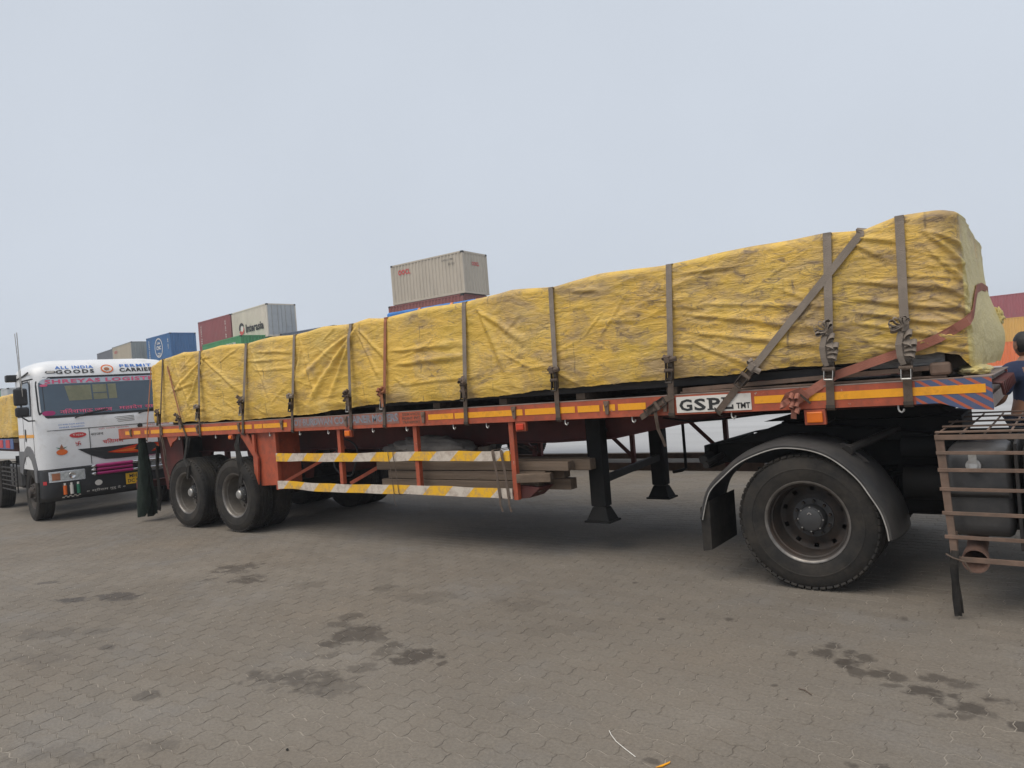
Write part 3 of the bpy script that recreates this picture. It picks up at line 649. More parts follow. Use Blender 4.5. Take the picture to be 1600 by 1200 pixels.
# side guard: posts, braces, two hazard-striped boards (slightly bent)
for x, z0 in ((-8.225, 0.60), (-6.925, 0.70), (-5.635, 0.60), (-4.305, 0.585)):
    m = MB(); m.box(x-0.028, x+0.028, YN+0.03, YN+0.085, z0, RB-0.003); m.build('guard_post', MT['orange'], trailer, bevel=0.003)
for x0, x1 in ((-8.15, -7.55), (-6.85, -6.25)):
    m = MB(); m.bar((x0, YN+0.10, 0.70), (x1, YN+0.65, 1.09), 0.04, 0.04); m.build('guard_brace', MT['orange'], trailer)
def guard_board(zc, hw, seed):
    m = MB(); n = 60; vs = []; fs = []
    for i in range(n+1):
        x = -8.19+(8.19-4.335)*i/n; dz = 0.004*math.sin(i*.16+seed)+0.002*math.sin(i*.63+seed*2); dy = 0.008*math.sin(i*.17+seed*3)
        if seed == 2: dz += 0.018*math.exp(-((x+8.0)/.35)**2)
        w = hw*(1+.04*math.sin(i*.4+seed))
        for (yy, zz) in ((YN+0.012, zc-w), (YN+0.012, zc+w), (YN+0.027, zc+w), (YN+0.027, zc-w)): vs.append((x, yy+dy, zz+dz))
    for i in range(n):
        for k in range(4): fs.append((i*4+k, i*4+(k+1) % 4, (i+1)*4+(k+1) % 4, (i+1)*4+k))
    fs += [(3, 2, 1, 0), (n*4, n*4+1, n*4+2, n*4+3)]
    m.add(vs, fs); return m.build('guard_board', MT['guardstripe'], trailer)
guard_board(1.028, 0.051, 1); guard_board(0.654, 0.050, 2)
m = MB(); m.prism([(-4.335, 0.585), (-4.335, 0.72), (-4.2, 0.72), (-4.05, 0.70), (-4.18, 0.60)], YN+0.09, YN+0.35); m.build('guard_bracket', MT['maroon'], trailer, bevel=0.003)
for x in (-6.1, -5.6, -4.5):
    m = MB(); m.box(x-0.025, x+0.025, YN+0.09, 6.36, 0.60, 0.64); m.box(x-0.02, x+0.02, 6.33, 6.37, 0.6405, 1.06); m.build('cradle_bar', MT['maroon'], trailer)
# far side guard rails seen under the deck
for z0, z1 in ((0.70, 0.765), (0.55, 0.65)):
    m = MB(); m.box(-8.2, -2.6, YF-0.03, YF, z0, z1); m.build('far_guard_rail', MT['rust'], trailer, bevel=0.006)
for x in (-7.0, -5.6, -4.2, -3.0):
    m = MB(); m.bar((x, YF-0.06, 0.55), (x, YF-0.06, RB), 0.05, 0.05); m.bar((x-0.02, YF-0.06, 0.74), (x-0.55, YF-0.3, 1.38), 0.045, 0.045); m.build('far_guard_post', MT['maroon'], trailer)
# landing legs
for y, nm in ((6.22, 'near'), (7.60, 'far')):
    m = MB(); m.box(-3.73, -3.56, y-0.065, y+0.065, 0.46, 1.40); lg = m.build('landing_leg', MT['black'], trailer, bevel=0.012)
    m = MB(); m.box(-3.71, -3.58, y-0.05, y+0.05, 0.40, 0.462); m.build('inner_leg', MT['dark'], lg)
    m = MB(); m.add([(-3.72, y-0.055, 0.45), (-3.57, y-0.055, 0.45), (-3.57, y+0.055, 0.45), (-3.72, y+0.055, 0.45), (-3.77, y-0.10, 0.325), (-3.52, y-0.10, 0.325), (-3.52, y+0.10, 0.325), (-3.77, y+0.10, 0.325)], [(3, 2, 1, 0), (4, 5, 6, 7), (0, 1, 5, 4), (1, 2, 6, 5), (2, 3, 7, 6), (3, 0, 4, 7)])
    m.box(-3.79, -3.50, y-0.115, y+0.115, 0.305, 0.324); m.build('leg_foot', MT['black'], lg, bevel=0.003)
m = MB(); m.bar((-3.62, 6.30, 0.72), (-3.62, 7.52, 0.78), 0.05, 0.07); m.cyl((-3.62, 6.32, 1.2), (-3.62, 7.5, 1.2), 0.025, n=10); m.build('leg_cross_tie', MT['dark'], trailer)
m = MB(); m.tube([(-3.36, 7.66, 1.36), (-3.36, 7.68, 1.12), (-3.36, 7.68, 0.64), (-3.40, 7.66, 0.615), (-3.5, 7.62, 0.60)], 0.018, 8); m.build('crank_handle', MT['black'], trailer, smooth=True)
m = MB(); m.tube([(-2.9, 6.2, 1.31), (-2.6, 6.15, 1.27), (-2.3, 6.1, 1.285), (-1.9, 6.05, 1.32), (-1.5, 6.0, 1.33), (-1.42, 5.85, 1.22), (-1.30, 5.8, 1.28)], 0.009, 6); m.build('brake_hose', MT['black'], trailer, smooth=True)
m = MB(); m.tube([(-7.25+0.22*math.cos(t), 6.05+0.03*math.sin(3*t), 0.98+0.24*math.sin(t)) for t in np.linspace(0.3, 2*math.pi+.5, 30)], 0.012, 6); m.build('air_hose_loop', MT['plastic'], trailer, smooth=True)
m = MB(); m.cyl((-7.9, 6.62, 0.86), (-7.9, 7.1, 0.86), 0.15, n=24); m.cyl((-7.0, 6.65, 0.9), (-6.1, 6.65, 0.9), 0.14, n=24); m.build('air_tank', MT['maroon'], trailer, smooth=True, ang=50)
# ------------------------------------------------------------------ cargo and the yellow tarpaulin
ST_X = [-11.38, -11.0, -9.93, -8.78, -7.70, -6.60, -6.03, -4.82, -3.71, -2.53, -1.27, -0.78]
cargo = thing('steel_billet_bundle', 'dark steel bar bundles on deck showing under the yellow tarpaulin hem', 'cargo', (-5.9, 6.9, ZD))
crs = random.Random(4)
for i, x in enumerate(np.arange(-11.0, -0.7, 0.93)):
    m = MB(); m.box(x-0.05, x+0.05, 5.84, 8.02, ZD+0.002, ZD+0.062); m.build('dunnage_block', MT['timber'], cargo, bevel=0.004)
yy = 5.86
while yy < 8.0:
    w = crs.uniform(0.10, 0.16)
    for lv in range(2):
        z = ZD+0.0635+lv*0.072
        m = MB(); m.box(-11.15+crs.uniform(0, .12), -0.62-crs.uniform(0, .15), yy, yy+w-0.008, z, z+0.068); m.build('steel_bar', MT['billet'], cargo, bevel=0.004)
    yy += w
m = MB(); m.box(-1.05, -0.57, 5.835, 5.858, ZD+0.09, ZD+0.215); m.build('film_wrap', MT['wrap'], cargo, bevel=0.006)
m = MB(); m.box(-0.60, -0.585, 5.87, 8.0, ZD+0.0, ZD+1.0); m.build('end_board', MT['timber'], cargo)

def tarp_mat(name='yellow_woven_tarpaulin', pale=False):
    m = bpy.data.materials.new(name); m.use_nodes = True; t = m.node_tree; N = t.nodes; L = t.links
    b = N['Principled BSDF']; b.inputs['Roughness'].default_value = 0.46; b.inputs['Specular IOR Level'].default_value = 0.4
    g = N.new('ShaderNodeNewGeometry'); P = g.outputs['Position']
    def noise(sc, det=6, ro=0.6, st=(1, 1, 1), dist=0.0):
        mp = N.new('ShaderNodeMapping'); mp.inputs['Scale'].default_value = st; L.new(P, mp.inputs['Vector'])
        n = N.new('ShaderNodeTexNoise'); n.inputs['Scale'].default_value = sc; n.inputs['Detail'].default_value = det; n.inputs['Roughness'].default_value = ro; n.inputs['Distortion'].default_value = dist
        L.new(mp.outputs[0], n.inputs['Vector']); return n.outputs[0]
    def rmp(x, a, c, d, e):
        r = N.new('ShaderNodeMapRange'); r.inputs[1].default_value = a; r.inputs[2].default_value = c; r.inputs[3].default_value = d; r.inputs[4].default_value = e
        L.new(x, r.inputs[0]); return r.outputs[0]
    def mix(f, a, c, mode='MIX'):
        x = N.new('ShaderNodeMix'); x.data_type = 'RGBA'; x.blend_type = mode
        if isinstance(f, float): x.inputs[0].default_value = f
        else: L.new(f, x.inputs[0])
        for k, q in ((6, a), (7, c)):
            if isinstance(q, tuple): x.inputs[k].default_value = (*q, 1)
            else: L.new(q, x.inputs[k])
        return x.outputs[2]
    def mth(op, a, c=0.0):
        x = N.new('ShaderNodeMath'); x.operation = op
        for k, q in ((0, a), (1, c)):
            if isinstance(q, (int, float)): x.inputs[k].default_value = q
            else: L.new(q, x.inputs[k])
        return x.outputs[0]
    if pale: base = mix(rmp(noise(3), .3, .7, 0, 1), (0.40, 0.37, 0.20), (0.50, 0.45, 0.24))
    else:
        base = mix(rmp(noise(0.7, 4), .32, .68, 0, 1), (0.71, 0.44, 0.070), (0.75, 0.49, 0.105))
        base = mix(rmp(noise(2.3, 5, .6), .45, .65, 0, .6), base, (0.57, 0.385, 0.06))     # olive, thinner coating
        base = mix(rmp(noise(1.6, 6, .7, (1, 1, 1.6)), .50, .72, 0, .5), base, (0.73, 0.56, 0.235))
    # ground-in grime: streaky patches, thicker towards the front end of the load where it rubbed
    sp = N.new('ShaderNodeSeparateXYZ'); L.new(P, sp.inputs[0])
    fr = rmp(sp.outputs[0], -7.0, -1.5, 0.0, 0.10)
    gr = mth('ADD', noise(2.0, 9, .72, (1.0, 1, 1.8), .6), fr)
    base = mix(rmp(gr, .51, .70, 0, .74), base, (0.31, 0.22, 0.14))
    sm = mth('ADD', noise(5.0, 8, .75, (1.0, 1, 2.6), 1.2), fr)
    base = mix(rmp(sm, .60, .72, 0, .8), base, (0.16, 0.115, 0.085))
    # old fold lines: dashed dirty creases down and along the sheet
    def crease(sock, period, phase, wd, wob_):
        q = mth('ADD', mth('MULTIPLY', sock, 1/period), phase+50); q = mth('ADD', q, mth('MULTIPLY', mth('SUBTRACT', noise(3, 4), .5), wob_))
        fr_ = N.new('ShaderNodeMath'); fr_.operation = 'FRACT'; L.new(q, fr_.inputs[0])
        return rmp(mth('ABSOLUTE', mth('SUBTRACT', fr_.outputs[0], .5)), 0, wd, 1, 0)
    cv = mth('MULTIPLY', crease(sp.outputs[0], .97, .13, .014, .05), rmp(noise(3.2, 6, .7, (1.5, 1, 1)), .50, .64, 0, .9))
    ch = mth('MULTIPLY', crease(sp.outputs[2], .31, .40, .022, .12), rmp(noise(2.6, 6, .7, (.7, 1, 1)), .52, .66, 0, .8))
    base = mix(mth('MAXIMUM', cv, ch), base, (0.16, 0.115, 0.07))
    # the front end is closed by another, paler sheet
    base = mix(mth('MULTIPLY', rmp(sp.outputs[0], -.425, -.415, 0, 1), rmp(sp.outputs[0], 0.5, 0.6, 1, 0)), base, (0.64, 0.52, 0.20))
    # fine cracked creases where the coating has broken
    vo = N.new('ShaderNodeTexVoronoi'); vo.feature = 'DISTANCE_TO_EDGE'; vo.inputs['Scale'].default_value = 7
    mp = N.new('ShaderNodeMapping'); mp.inputs['Scale'].default_value = (0.8, 1, 2.2); L.new(P, mp.inputs['Vector'])
    dn = N.new('ShaderNodeTexNoise'); dn.inputs['Scale'].default_value = 4; dn.inputs['Detail'].default_value = 5; L.new(P, dn.inputs['Vector'])
    dm = N.new('ShaderNodeMix'); dm.data_type = 'RGBA'; dm.blend_type = 'ADD'; dm.inputs[0].default_value = .55; L.new(mp.outputs[0], dm.inputs[6]); L.new(dn.outputs['Color'], dm.inputs[7]); L.new(dm.outputs[2], vo.inputs['Vector'])
    crack = mth('MULTIPLY', rmp(vo.outputs['Distance'], 0.0, 0.022, 1, 0), rmp(noise(1.3, 4), .47, .62, 0, .75))
    base = mix(crack, base, (0.20, 0.145, 0.06))
    base = mix(0.6, base, rmp(noise(45, 5, .75, (.6, 1, 2)), .3, .7, .78, 1.16), 'MULTIPLY')
    L.new(base, b.inputs['Base Color'])
    # relief: crumpled sheet, horizontal crease bundles, woven grain
    c1 = noise(7, 7, .62, (.55, 1, 2.0), 1.4); c2 = noise(24, 5, .6, (.5, 1, 1.8), .8); c3 = noise(140, 2, .5, (1, 1, .5))
    mpr = N.new('ShaderNodeMapping'); mpr.inputs['Scale'].default_value = (.6, 1, 1.5); mpr.inputs['Rotation'].default_value = (0, .25, 0); L.new(P, mpr.inputs['Vector'])
    rg = N.new('ShaderNodeTexNoise'); rg.noise_type = 'RIDGED_MULTIFRACTAL'; rg.inputs['Scale'].default_value = 6.5; rg.inputs['Detail'].default_value = 4; rg.inputs['Roughness'].default_value = .55; rg.inputs['Distortion'].default_value = .7; L.new(mpr.outputs[0], rg.inputs['Vector'])
    c1 = mth('ADD', c1, mth('MULTIPLY', mth('MULTIPLY', rg.outputs[0], rmp(noise(1.2, 3), .35, .65, .15, 1.0)), .30))
    h = mth('ADD', mth('MULTIPLY', c1, 1.0), mth('MULTIPLY', c2, .35)); h = mth('ADD', h, mth('MULTIPLY', c3, .03)); h = mth('SUBTRACT', h, mth('MULTIPLY', crack, .05))
    bp = N.new('ShaderNodeBump'); bp.inputs['Strength'].default_value = 0.7; bp.inputs['Distance'].default_value = 0.024
    L.new(h, bp.inputs['Height']); L.new(bp.outputs[0], b.inputs['Normal'])
    return m
MT['tarp'] = tarp_mat(); 
def tarp_body(name, x0, x1, y0, y1, ztop_pts, zbot_pts, straps, mat, seed, res=0.0125, folds=True, rc_front=0.14):
    # plan loop: near side (+x), front corner, front end (+y), far side, rear end
    P = []; Nn = []
    def lin(a, b, n): return [a+(b-a)*k/n for k in range(n)]
    def corner(cx, cy, r, a0, a1, n):
        for k in range(n):
            a = a0+(a1-a0)*k/n; P.append((cx+r*math.cos(a), cy+r*math.sin(a))); Nn.append((math.cos(a), math.sin(a)))
    rr = 0.10; rf = rc_front
    nn = int((x1-rf-x0-rr)/res)
    for x in lin(x0+rr, x1-rf, nn): P.append((x, y0)); Nn.append((0, -1))
    corner(x1-rf, y0+rf, rf, -math.pi/2, 0, 26)
    for y in lin(y0+rf, y1-rr, int((y1-y0)/(res*1.6))): P.append((x1, y)); Nn.append((1, 0))
    corner(x1-rr, y1-rr, rr, 0, math.pi/2, 8)
    for x in lin(x1-rr, x0+rr, 120): P.append((x, y1)); Nn.append((0, 1))
    corner(x0+rr, y1-rr, rr, math.pi/2, math.pi, 8)
    for y in lin(y1-rr, y0+rr, 60): P.append((x0, y)); Nn.append((-1, 0))
    corner(x0+rr, y0+rr, rr, math.pi, 1.5*math.pi, 16)
    P = np.array(P); Nn = np.array(Nn); n = len(P)
    px_, py_ = P[:, 0], P[:, 1]
    seg = np.linalg.norm(np.roll(P, -1, 0)-P, axis=1); S = np.concatenate([[0], np.cumsum(seg)[:-1]])      # arc length along the loop
    U = x0+S                                     # on the near side this is x itself
    zt = np.interp(px_, [a for a, _ in ztop_pts], [c for _, c in ztop_pts]) + 0.012*pn(px_*1.7, py_*1.7, seed)
    zb = np.interp(px_, [a for a, _ in zbot_pts], [c for _, c in zbot_pts]) + 0.020*pn(U*2.2, U*0, seed+1) + 0.010*pn(U*9, U*0, seed+2) + 0.005*pn(U*37, U*0, seed+3)
    er = 0.055; H = 1.1
    nz = int(H/res/1.15); rows = []
    def disp(z, fade):
        u = U; d = np.zeros(n)
        d += 0.026*pn(u*0.9, z*1.1, seed+4)+0.018*pn(u*2.1+z*1.2, z*2.0, seed+5)
        sx = np.array(straps); k = np.abs(u[:, None]-sx[None, :]); dmin = k.min(1)
        d += 0.030*(np.minimum(dmin, 0.5)/0.5)**0.8 - 0.012
        # crumple, running mostly along the length
        w = ridged(u*1.6+0.5*pn(u*2, z*3, 9), z*6.5+0.6*pn(u*1.3, z*1.3, 8), seed+6); d += 0.0085*np.clip(w, -.3, 1)**2*(0.25+1.2*np.clip(pn(u*.7, z*.9, seed+21)+.35, 0, 1))
        w = ridged(u*4.5+z*1.5, z*13+0.8*pn(u*3, z*3, 8), seed+7); d += 0.0032*np.clip(w, -.2, 1)*(0.2+1.3*np.clip(pn(u*1.1, z*1.4, seed+22)+.3, 0, 1))
        w = ridged(u*9-z*4, z*22, seed+8); d += 0.0010*w
        if folds:
            for (ax, az, bx, bz, wd, am) in FOLDS:
                dx, dz = bx-ax, bz-az; L2 = dx*dx+dz*dz; t = ((u-ax)*dx+(z-az)*dz)/L2
                q = ((u-ax)*dz-(z-az)*dx)/math.sqrt(L2) + 0.015*pn(u*4, z*4, int(ax*7) % 40)
                ww = wd*(1.0 if ax < -2.6 else .72)*(0.55+0.9*np.clip(t, 0, 1))
                e = np.exp(-(q/ww)**2) - 0.55*np.exp(-((q-ww*1.35)/(ww*.9))**2)
                d += (1.45 if ax < -2.6 else 1.1)*am*e*np.clip(np.minimum(t*5+.4, (1-t)*3.0+.2), 0, 1)
        return d*fade
    mid = 0.5*(y0+y1)
    def bulge(z):           # the front end sags forward low down, deepest on the far half
        e = np.clip((px_-(x1-rf-0.02))/(rf), 0, 1); zz = np.clip((z-1.6)/1.0, 0, 1)
        far = np.clip((py_-y0)/(y1-y0), 0, 1)
        lean = -0.01-0.025*zz**2 + 0.105*np.exp(-((zz-.22)/.30)**2)*far**.8
        return e*lean
    V = []
    for i in range(nz+1):
        t = i/nz; z = zb+t*(zt-er-zb)
        # torn hem curls in slightly
        d = disp(z, 1.0) - 0.035*np.exp(-(t*H/0.05)**2)*(0.5+0.9*pn(U*3, U*0, seed+11))
        d += bulge(z)
        d = np.where(px_ > x1-.01, bulge(z)+(d-bulge(z))*.55, d)
        V.append(np.c_[P+Nn*d[:, None], z])
    dl = disp(zt-er, 1.0)
    for a in (18, 36, 54, 72, 90):
        ar = R(a); off = dl*(1-.5*a/90)-er+er*math.cos(ar) + bulge(zt-er)
        V.append(np.c_[P+Nn*off[:, None], zt-er+er*math.sin(ar)+0.010*pn(px_*3, py_*3, seed+12)*a/90])
    hw = (y1-y0)/2
    medx = np.clip(px_, x0+hw, x1-hw); base = V[-1]
    for q in (0.12, 0.3, 0.55, 0.8, 1.0):
        X = base[:, 0]*(1-q)+medx*q; Y = base[:, 1]*(1-q)+mid*q
        V.append(np.c_[X, Y, base[:, 2]*(1-q)+q*np.interp(medx, [a for a, _ in ztop_pts], [c for _, c in ztop_pts])+0.03*pn(X*2, Y*2, seed+13)*min(1, q*3)*(1-q*.5)])
    m = len(V); V = np.concatenate(V)
    idx = np.arange(m*n).reshape(m, n); a = idx[:-1]; c = idx[1:]
    F = np.stack([a, np.roll(a, -1, 1), np.roll(c, -1, 1), c], -1).reshape(-1, 4)
    return np_mesh(name, V, F, mat)
# long tension folds: start and end (x, z), width, height
FOLDS = []
frs = random.Random(21)
for (ax, az, bx, bz, wd, am) in [
    (-9.85, 2.52, -10.5, 1.75, .035, .016), (-9.85, 2.5, -10.9, 2.0, .03, .012), (-9.95, 2.5, -8.95, 1.9, .03, .012), (-10.75, 2.5, -10.3, 1.7, .03, .014), (-10.9, 2.05, -10.2, 2.15, .022, .010),
    (-6.62, 2.52, -7.6, 1.68, .045, .024), (-6.65, 2.5, -7.15, 1.72, .035, .018), (-6.7, 2.5, -7.8, 2.0, .035, .014), (-6.58, 2.5, -6.2, 1.9, .025, .012), (-6.55, 2.52, -6.05, 2.1, .025, .012), (-7.65, 2.5, -7.4, 1.75, .03, .016), (-7.65, 2.45, -7.9, 1.7, .03, .013),
    (-8.75, 2.5, -8.35, 1.8, .03, .012), (-8.6, 2.45, -7.8, 2.38, .02, .012), (-8.7, 2.2, -7.8, 2.18, .018, .008), (-8.7, 2.33, -7.9, 2.30, .016, .007),
    (-4.70, 2.5, -4.35, 1.75, .045, .020), (-4.72, 2.52, -4.1, 2.1, .035, .014), (-6.0, 2.22, -4.9, 2.2, .03, .012), (-5.95, 2.06, -4.9, 2.08, .035, .016), (-5.9, 1.82, -4.85, 1.86, .02, .008),
    (-2.48, 2.2, -1.35, 1.95, .035, .016), (-2.48, 2.05, -1.3, 1.80, .035, .014), (-2.3, 2.25, -1.3, 2.12, .025, .010), (-2.5, 2.54, -2.0, 2.52, .02, .014), (-3.6, 2.54, -3.3, 2.53, .02, .012), (-2.45, 1.95, -1.9, 1.70, .03, .012),
    (-1.22, 2.15, -0.45, 1.98, .030, .015), (-1.2, 2.28, -0.42, 2.10, .028, .014), (-1.2, 2.05, -0.45, 1.86, .028, .015), (-1.2, 1.97, -0.5, 1.78, .03, .016), (-0.72, 2.55, -0.33, 2.15, .030, .020), (-0.72, 2.56, -0.30, 2.35, .026, .018), (-0.72, 2.45, -0.36, 2.0, .026, .014), (-0.72, 2.2, -0.40, 2.02, .02, .012), (-0.72, 2.1, -0.40, 1.93, .02, .012), (-0.72, 2.0, -0.42, 1.85, .02, .012), (-1.2, 2.58, -0.95, 2.40, .025, .016), (-1.15, 2.6, -0.85, 2.5, .022, .016)]:
    FOLDS.append((ax, az, bx, bz, wd, am))
for k in range(26):
    x = frs.uniform(-1.22, -.70); z = frs.uniform(1.78, 2.5); l = frs.uniform(.25, .5); a = -.30+frs.gauss(0, .12)
    FOLDS.append((x, z, min(x+l*math.cos(a), -.36), z+l*math.sin(a), frs.uniform(.010, .018), frs.uniform(.004, .009)))
for k in range(60):
    x = frs.uniform(-11.2, -0.6); z = frs.uniform(1.7, 2.5); a = frs.gauss(0, .45); l = frs.uniform(.2, .6)
    FOLDS.append((x, z, x+l*math.cos(a), z+l*math.sin(a), frs.uniform(.010, .025), frs.uniform(.003, .008)))
ztop = [(-11.6, 2.47), (-11.36, 2.50), (-11.1, 2.575), (-10.8, 2.59), (-10.4, 2.63), (-9.93, 2.605), (-9.4, 2.63), (-8.8, 2.60), (-8.2, 2.625), (-7.7, 2.60), (-7.1, 2.64), (-6.6, 2.615), (-6.3, 2.645), (-6.03, 2.615), (-5.4, 2.65), (-4.82, 2.63), (-4.2, 2.675), (-3.71, 2.64), (-3.2, 2.67), (-2.53, 2.65), (-1.8, 2.67), (-1.27, 2.675), (-1.0, 2.645), (-0.78, 2.695), (-0.4, 2.69), (-0.2, 2.64)]
zbot = [(-11.6, 1.60), (-10.1, 1.565), (-8.5, 1.55), (-7.2, 1.58), (-6.4, 1.635), (-6.0, 1.64), (-4.9, 1.62), (-3.7, 1.655), (-2.5, 1.67), (-1.3, 1.685), (-0.6, 1.715), (-0.47, 1.69), (-0.41, 1.60), (-0.2, 1.56)]
tm = tarp_body('tarpaulin', -11.40, -0.40, 5.715, 8.07, ztop, zbot, ST_X, MT['tarp'], 3)
tarp = link('tarpaulin', tm); tag(tarp, 'creased yellow tarpaulin wrapped over the whole load of the near flatbed trailer', 'tarpaulin')
# torn flap of tarpaulin lying on the deck nose, scrap sticking out of the front end
MT['tarp_pale'] = tarp_mat('greenish_worn_tarpaulin', True)
def crumple(name, c, ex, ey, ez, mat, seed, n=44, amp=.35):
    u = np.linspace(0, np.pi, n); v = np.linspace(0, 2*np.pi, n, endpoint=False); A, B = np.meshgrid(u, v, indexing='ij')
    x = np.sin(A)*np.cos(B); y = np.sin(A)*np.sin(B); z = np.cos(A)
    r = 1+amp*pn(x*2.2+z*1.7, y*2.2-z, seed)+amp*.6*ridged(x*3.5+z*2, y*3.5+z*1.3, seed+1)*.6+amp*.25*pn(x*9+z*5, y*9-z*4, seed+2)
    V = np.stack([c[0]+x*r*ex, c[1]+y*r*ey, np.maximum(c[2]+z*r*ez, c[2]-ez*.9)], -1).reshape(-1, 3)
    idx = np.arange(n*n).reshape(n, n); a = idx[:-1]; b = idx[1:]
    F = np.stack([a, np.roll(a, -1, 1), np.roll(b, -1, 1), b], -1).reshape(-1, 4)
    return np_mesh(name, V, F, mat)
o = link('tarpaulin_scrap', crumple('tarpaulin_scrap', (-0.42, 6.05, ZD+0.035), .10, .28, .038, MT['tarp_pale'], 31)); tag(o, 'crumpled pale scrap of tarpaulin lying on the trailer nose below the load', 'tarpaulin')
o = link('torn_flap', crumple('torn_flap', (-0.33, 7.98, 2.0), .035, .06, .07, MT['tarp'], 37, 30, .8)); o.parent = tarp
# ------------------------------------------------------------------ lashing straps over the load
from mathutils.bvhtree import BVHTree
_bm = bmesh.new(); _bm.from_mesh(tm); BV = BVHTree.FromBMesh(_bm); _bm.free()
def surf_y(x, z, default=5.70):
    h = BV.ray_cast(Vector((x, 4.5, z)), Vector((0, 1, 0)), 2.0)
    return h[0].y if h[0] is not None and h[0].y < 6.3 else default
def top_z(x, y):
    h = BV.ray_cast(Vector((x, y, 3.5)), Vector((0, 0, -1)), 2.5)
    return h[0].z if h[0] is not None else 2.62
def hull_path(p0, p1, n=40, gap=0.005):
    """taut line over the tarpaulin face between (x, z) points, bridging the hollows"""
    pts = []
    for i in range(n+1):
        t = i/n; x = p0[0]+(p1[0]-p0[0])*t; z = p0[1]+(p1[1]-p0[1])*t
        if z < 1.54: y = YN-0.014
        else: y = min(surf_y(x, z, 5.71), 5.72)-gap
        pts.append((t, y, x, z))
    h = []
    for p in pts:
        while len(h) >= 2 and (h[-1][1]-h[-2][1])*(p[0]-h[-2][0]) >= (p[1]-h[-2][1])*(h[-1][0]-h[-2][0]): h.pop()
        h.append(p)
    T = [a[0] for a in h]; Yv = [a[1] for a in h]
    return [Vector((x, float(np.interp(t, T, Yv)), z)) for t, _, x, z in pts]
def loop_mb(m, c, e, L_, op, wv, w, th=0.0035):
    """one folded webbing loop: out along e, round, and back"""
    c, e, wv = Vector(c), Vector(e).normalized(), Vector(wv).normalized(); n = e.cross(wv).normalized()
    pts = []
    for i in range(5): pts.append(c+e*(L_*.8*i/5)+n*(op*.25*math.sin(i/5*1.5)+op*.25*i/5))
    for i in range(7):
        a = math.pi/2-math.pi*i/6; pts.append(c+e*(L_*.8+op*.75*math.cos(a))+n*(op*.5*math.sin(a)))
    for i in range(5): pts.append(c+e*(L_*.8*(4-i)/5)-n*(op*.25*(4-i)/5))
    m.ribbon(pts, wv, w, th)
def roll_mb(m, c, axis, r, L_):
    c, ax = Vector(c), Vector(axis).normalized(); a = ax.orthogonal().normalized(); b = ax.cross(a); pts = []
    for i in range(46):
        t = i/45*6*math.pi; rr = r*(.25+.75*i/45); pts.append(c+a*(rr*math.cos(t))+b*(rr*math.sin(t)))
    m.ribbon(pts, ax, L_, 0.004)
srs = random.Random(12)
STRAP_LABELS = {}
def ratchet(parent, c, ax, w=0.05, big=1.0):
    """ratchet buckle: side plates, drum and handle, lying along the strap direction ax"""
    c = Vector(c); ax = Vector(ax).normalized(); sx = ax.cross(Vector((0, 1, 0))).normalized(); out = Vector((0, -1, 0))
    m = MB()
    for s in (-1, 1): m.obox(c+sx*s*(w*.62)+out*0.020, ax*0.075*big, out*0.017, sx*0.0025)
    m.obox(c+ax*0.070*big+out*0.022, ax*0.006, out*0.010, sx*w*.62); m.obox(c-ax*0.070*big+out*0.014, ax*0.006, out*0.006, sx*w*.62)
    r = m.build('ratchet_frame', MT['ratchet'], parent)
    d = MB(); d.cyl(c-sx*w*.75+out*0.030, c+sx*w*.75+out*0.030, 0.017, n=12); d.build('ratchet_drum', MT['strap_dark'], r, smooth=True)
    h = MB()
    for s in (-1, 1): h.bar(c+sx*s*(w*.52)+out*0.034, c+sx*s*(w*.52)+out*0.046-ax*0.10*big, 0.004, 0.018, up=out)
    h.cyl(c-sx*w*.56+out*0.046-ax*0.10*big, c+sx*w*.56+out*0.046-ax*0.10*big, 0.008, n=8); h.build('ratchet_handle', MT['steel'] if srs.random() < .4 else MT['ratchet'], r)
    return r
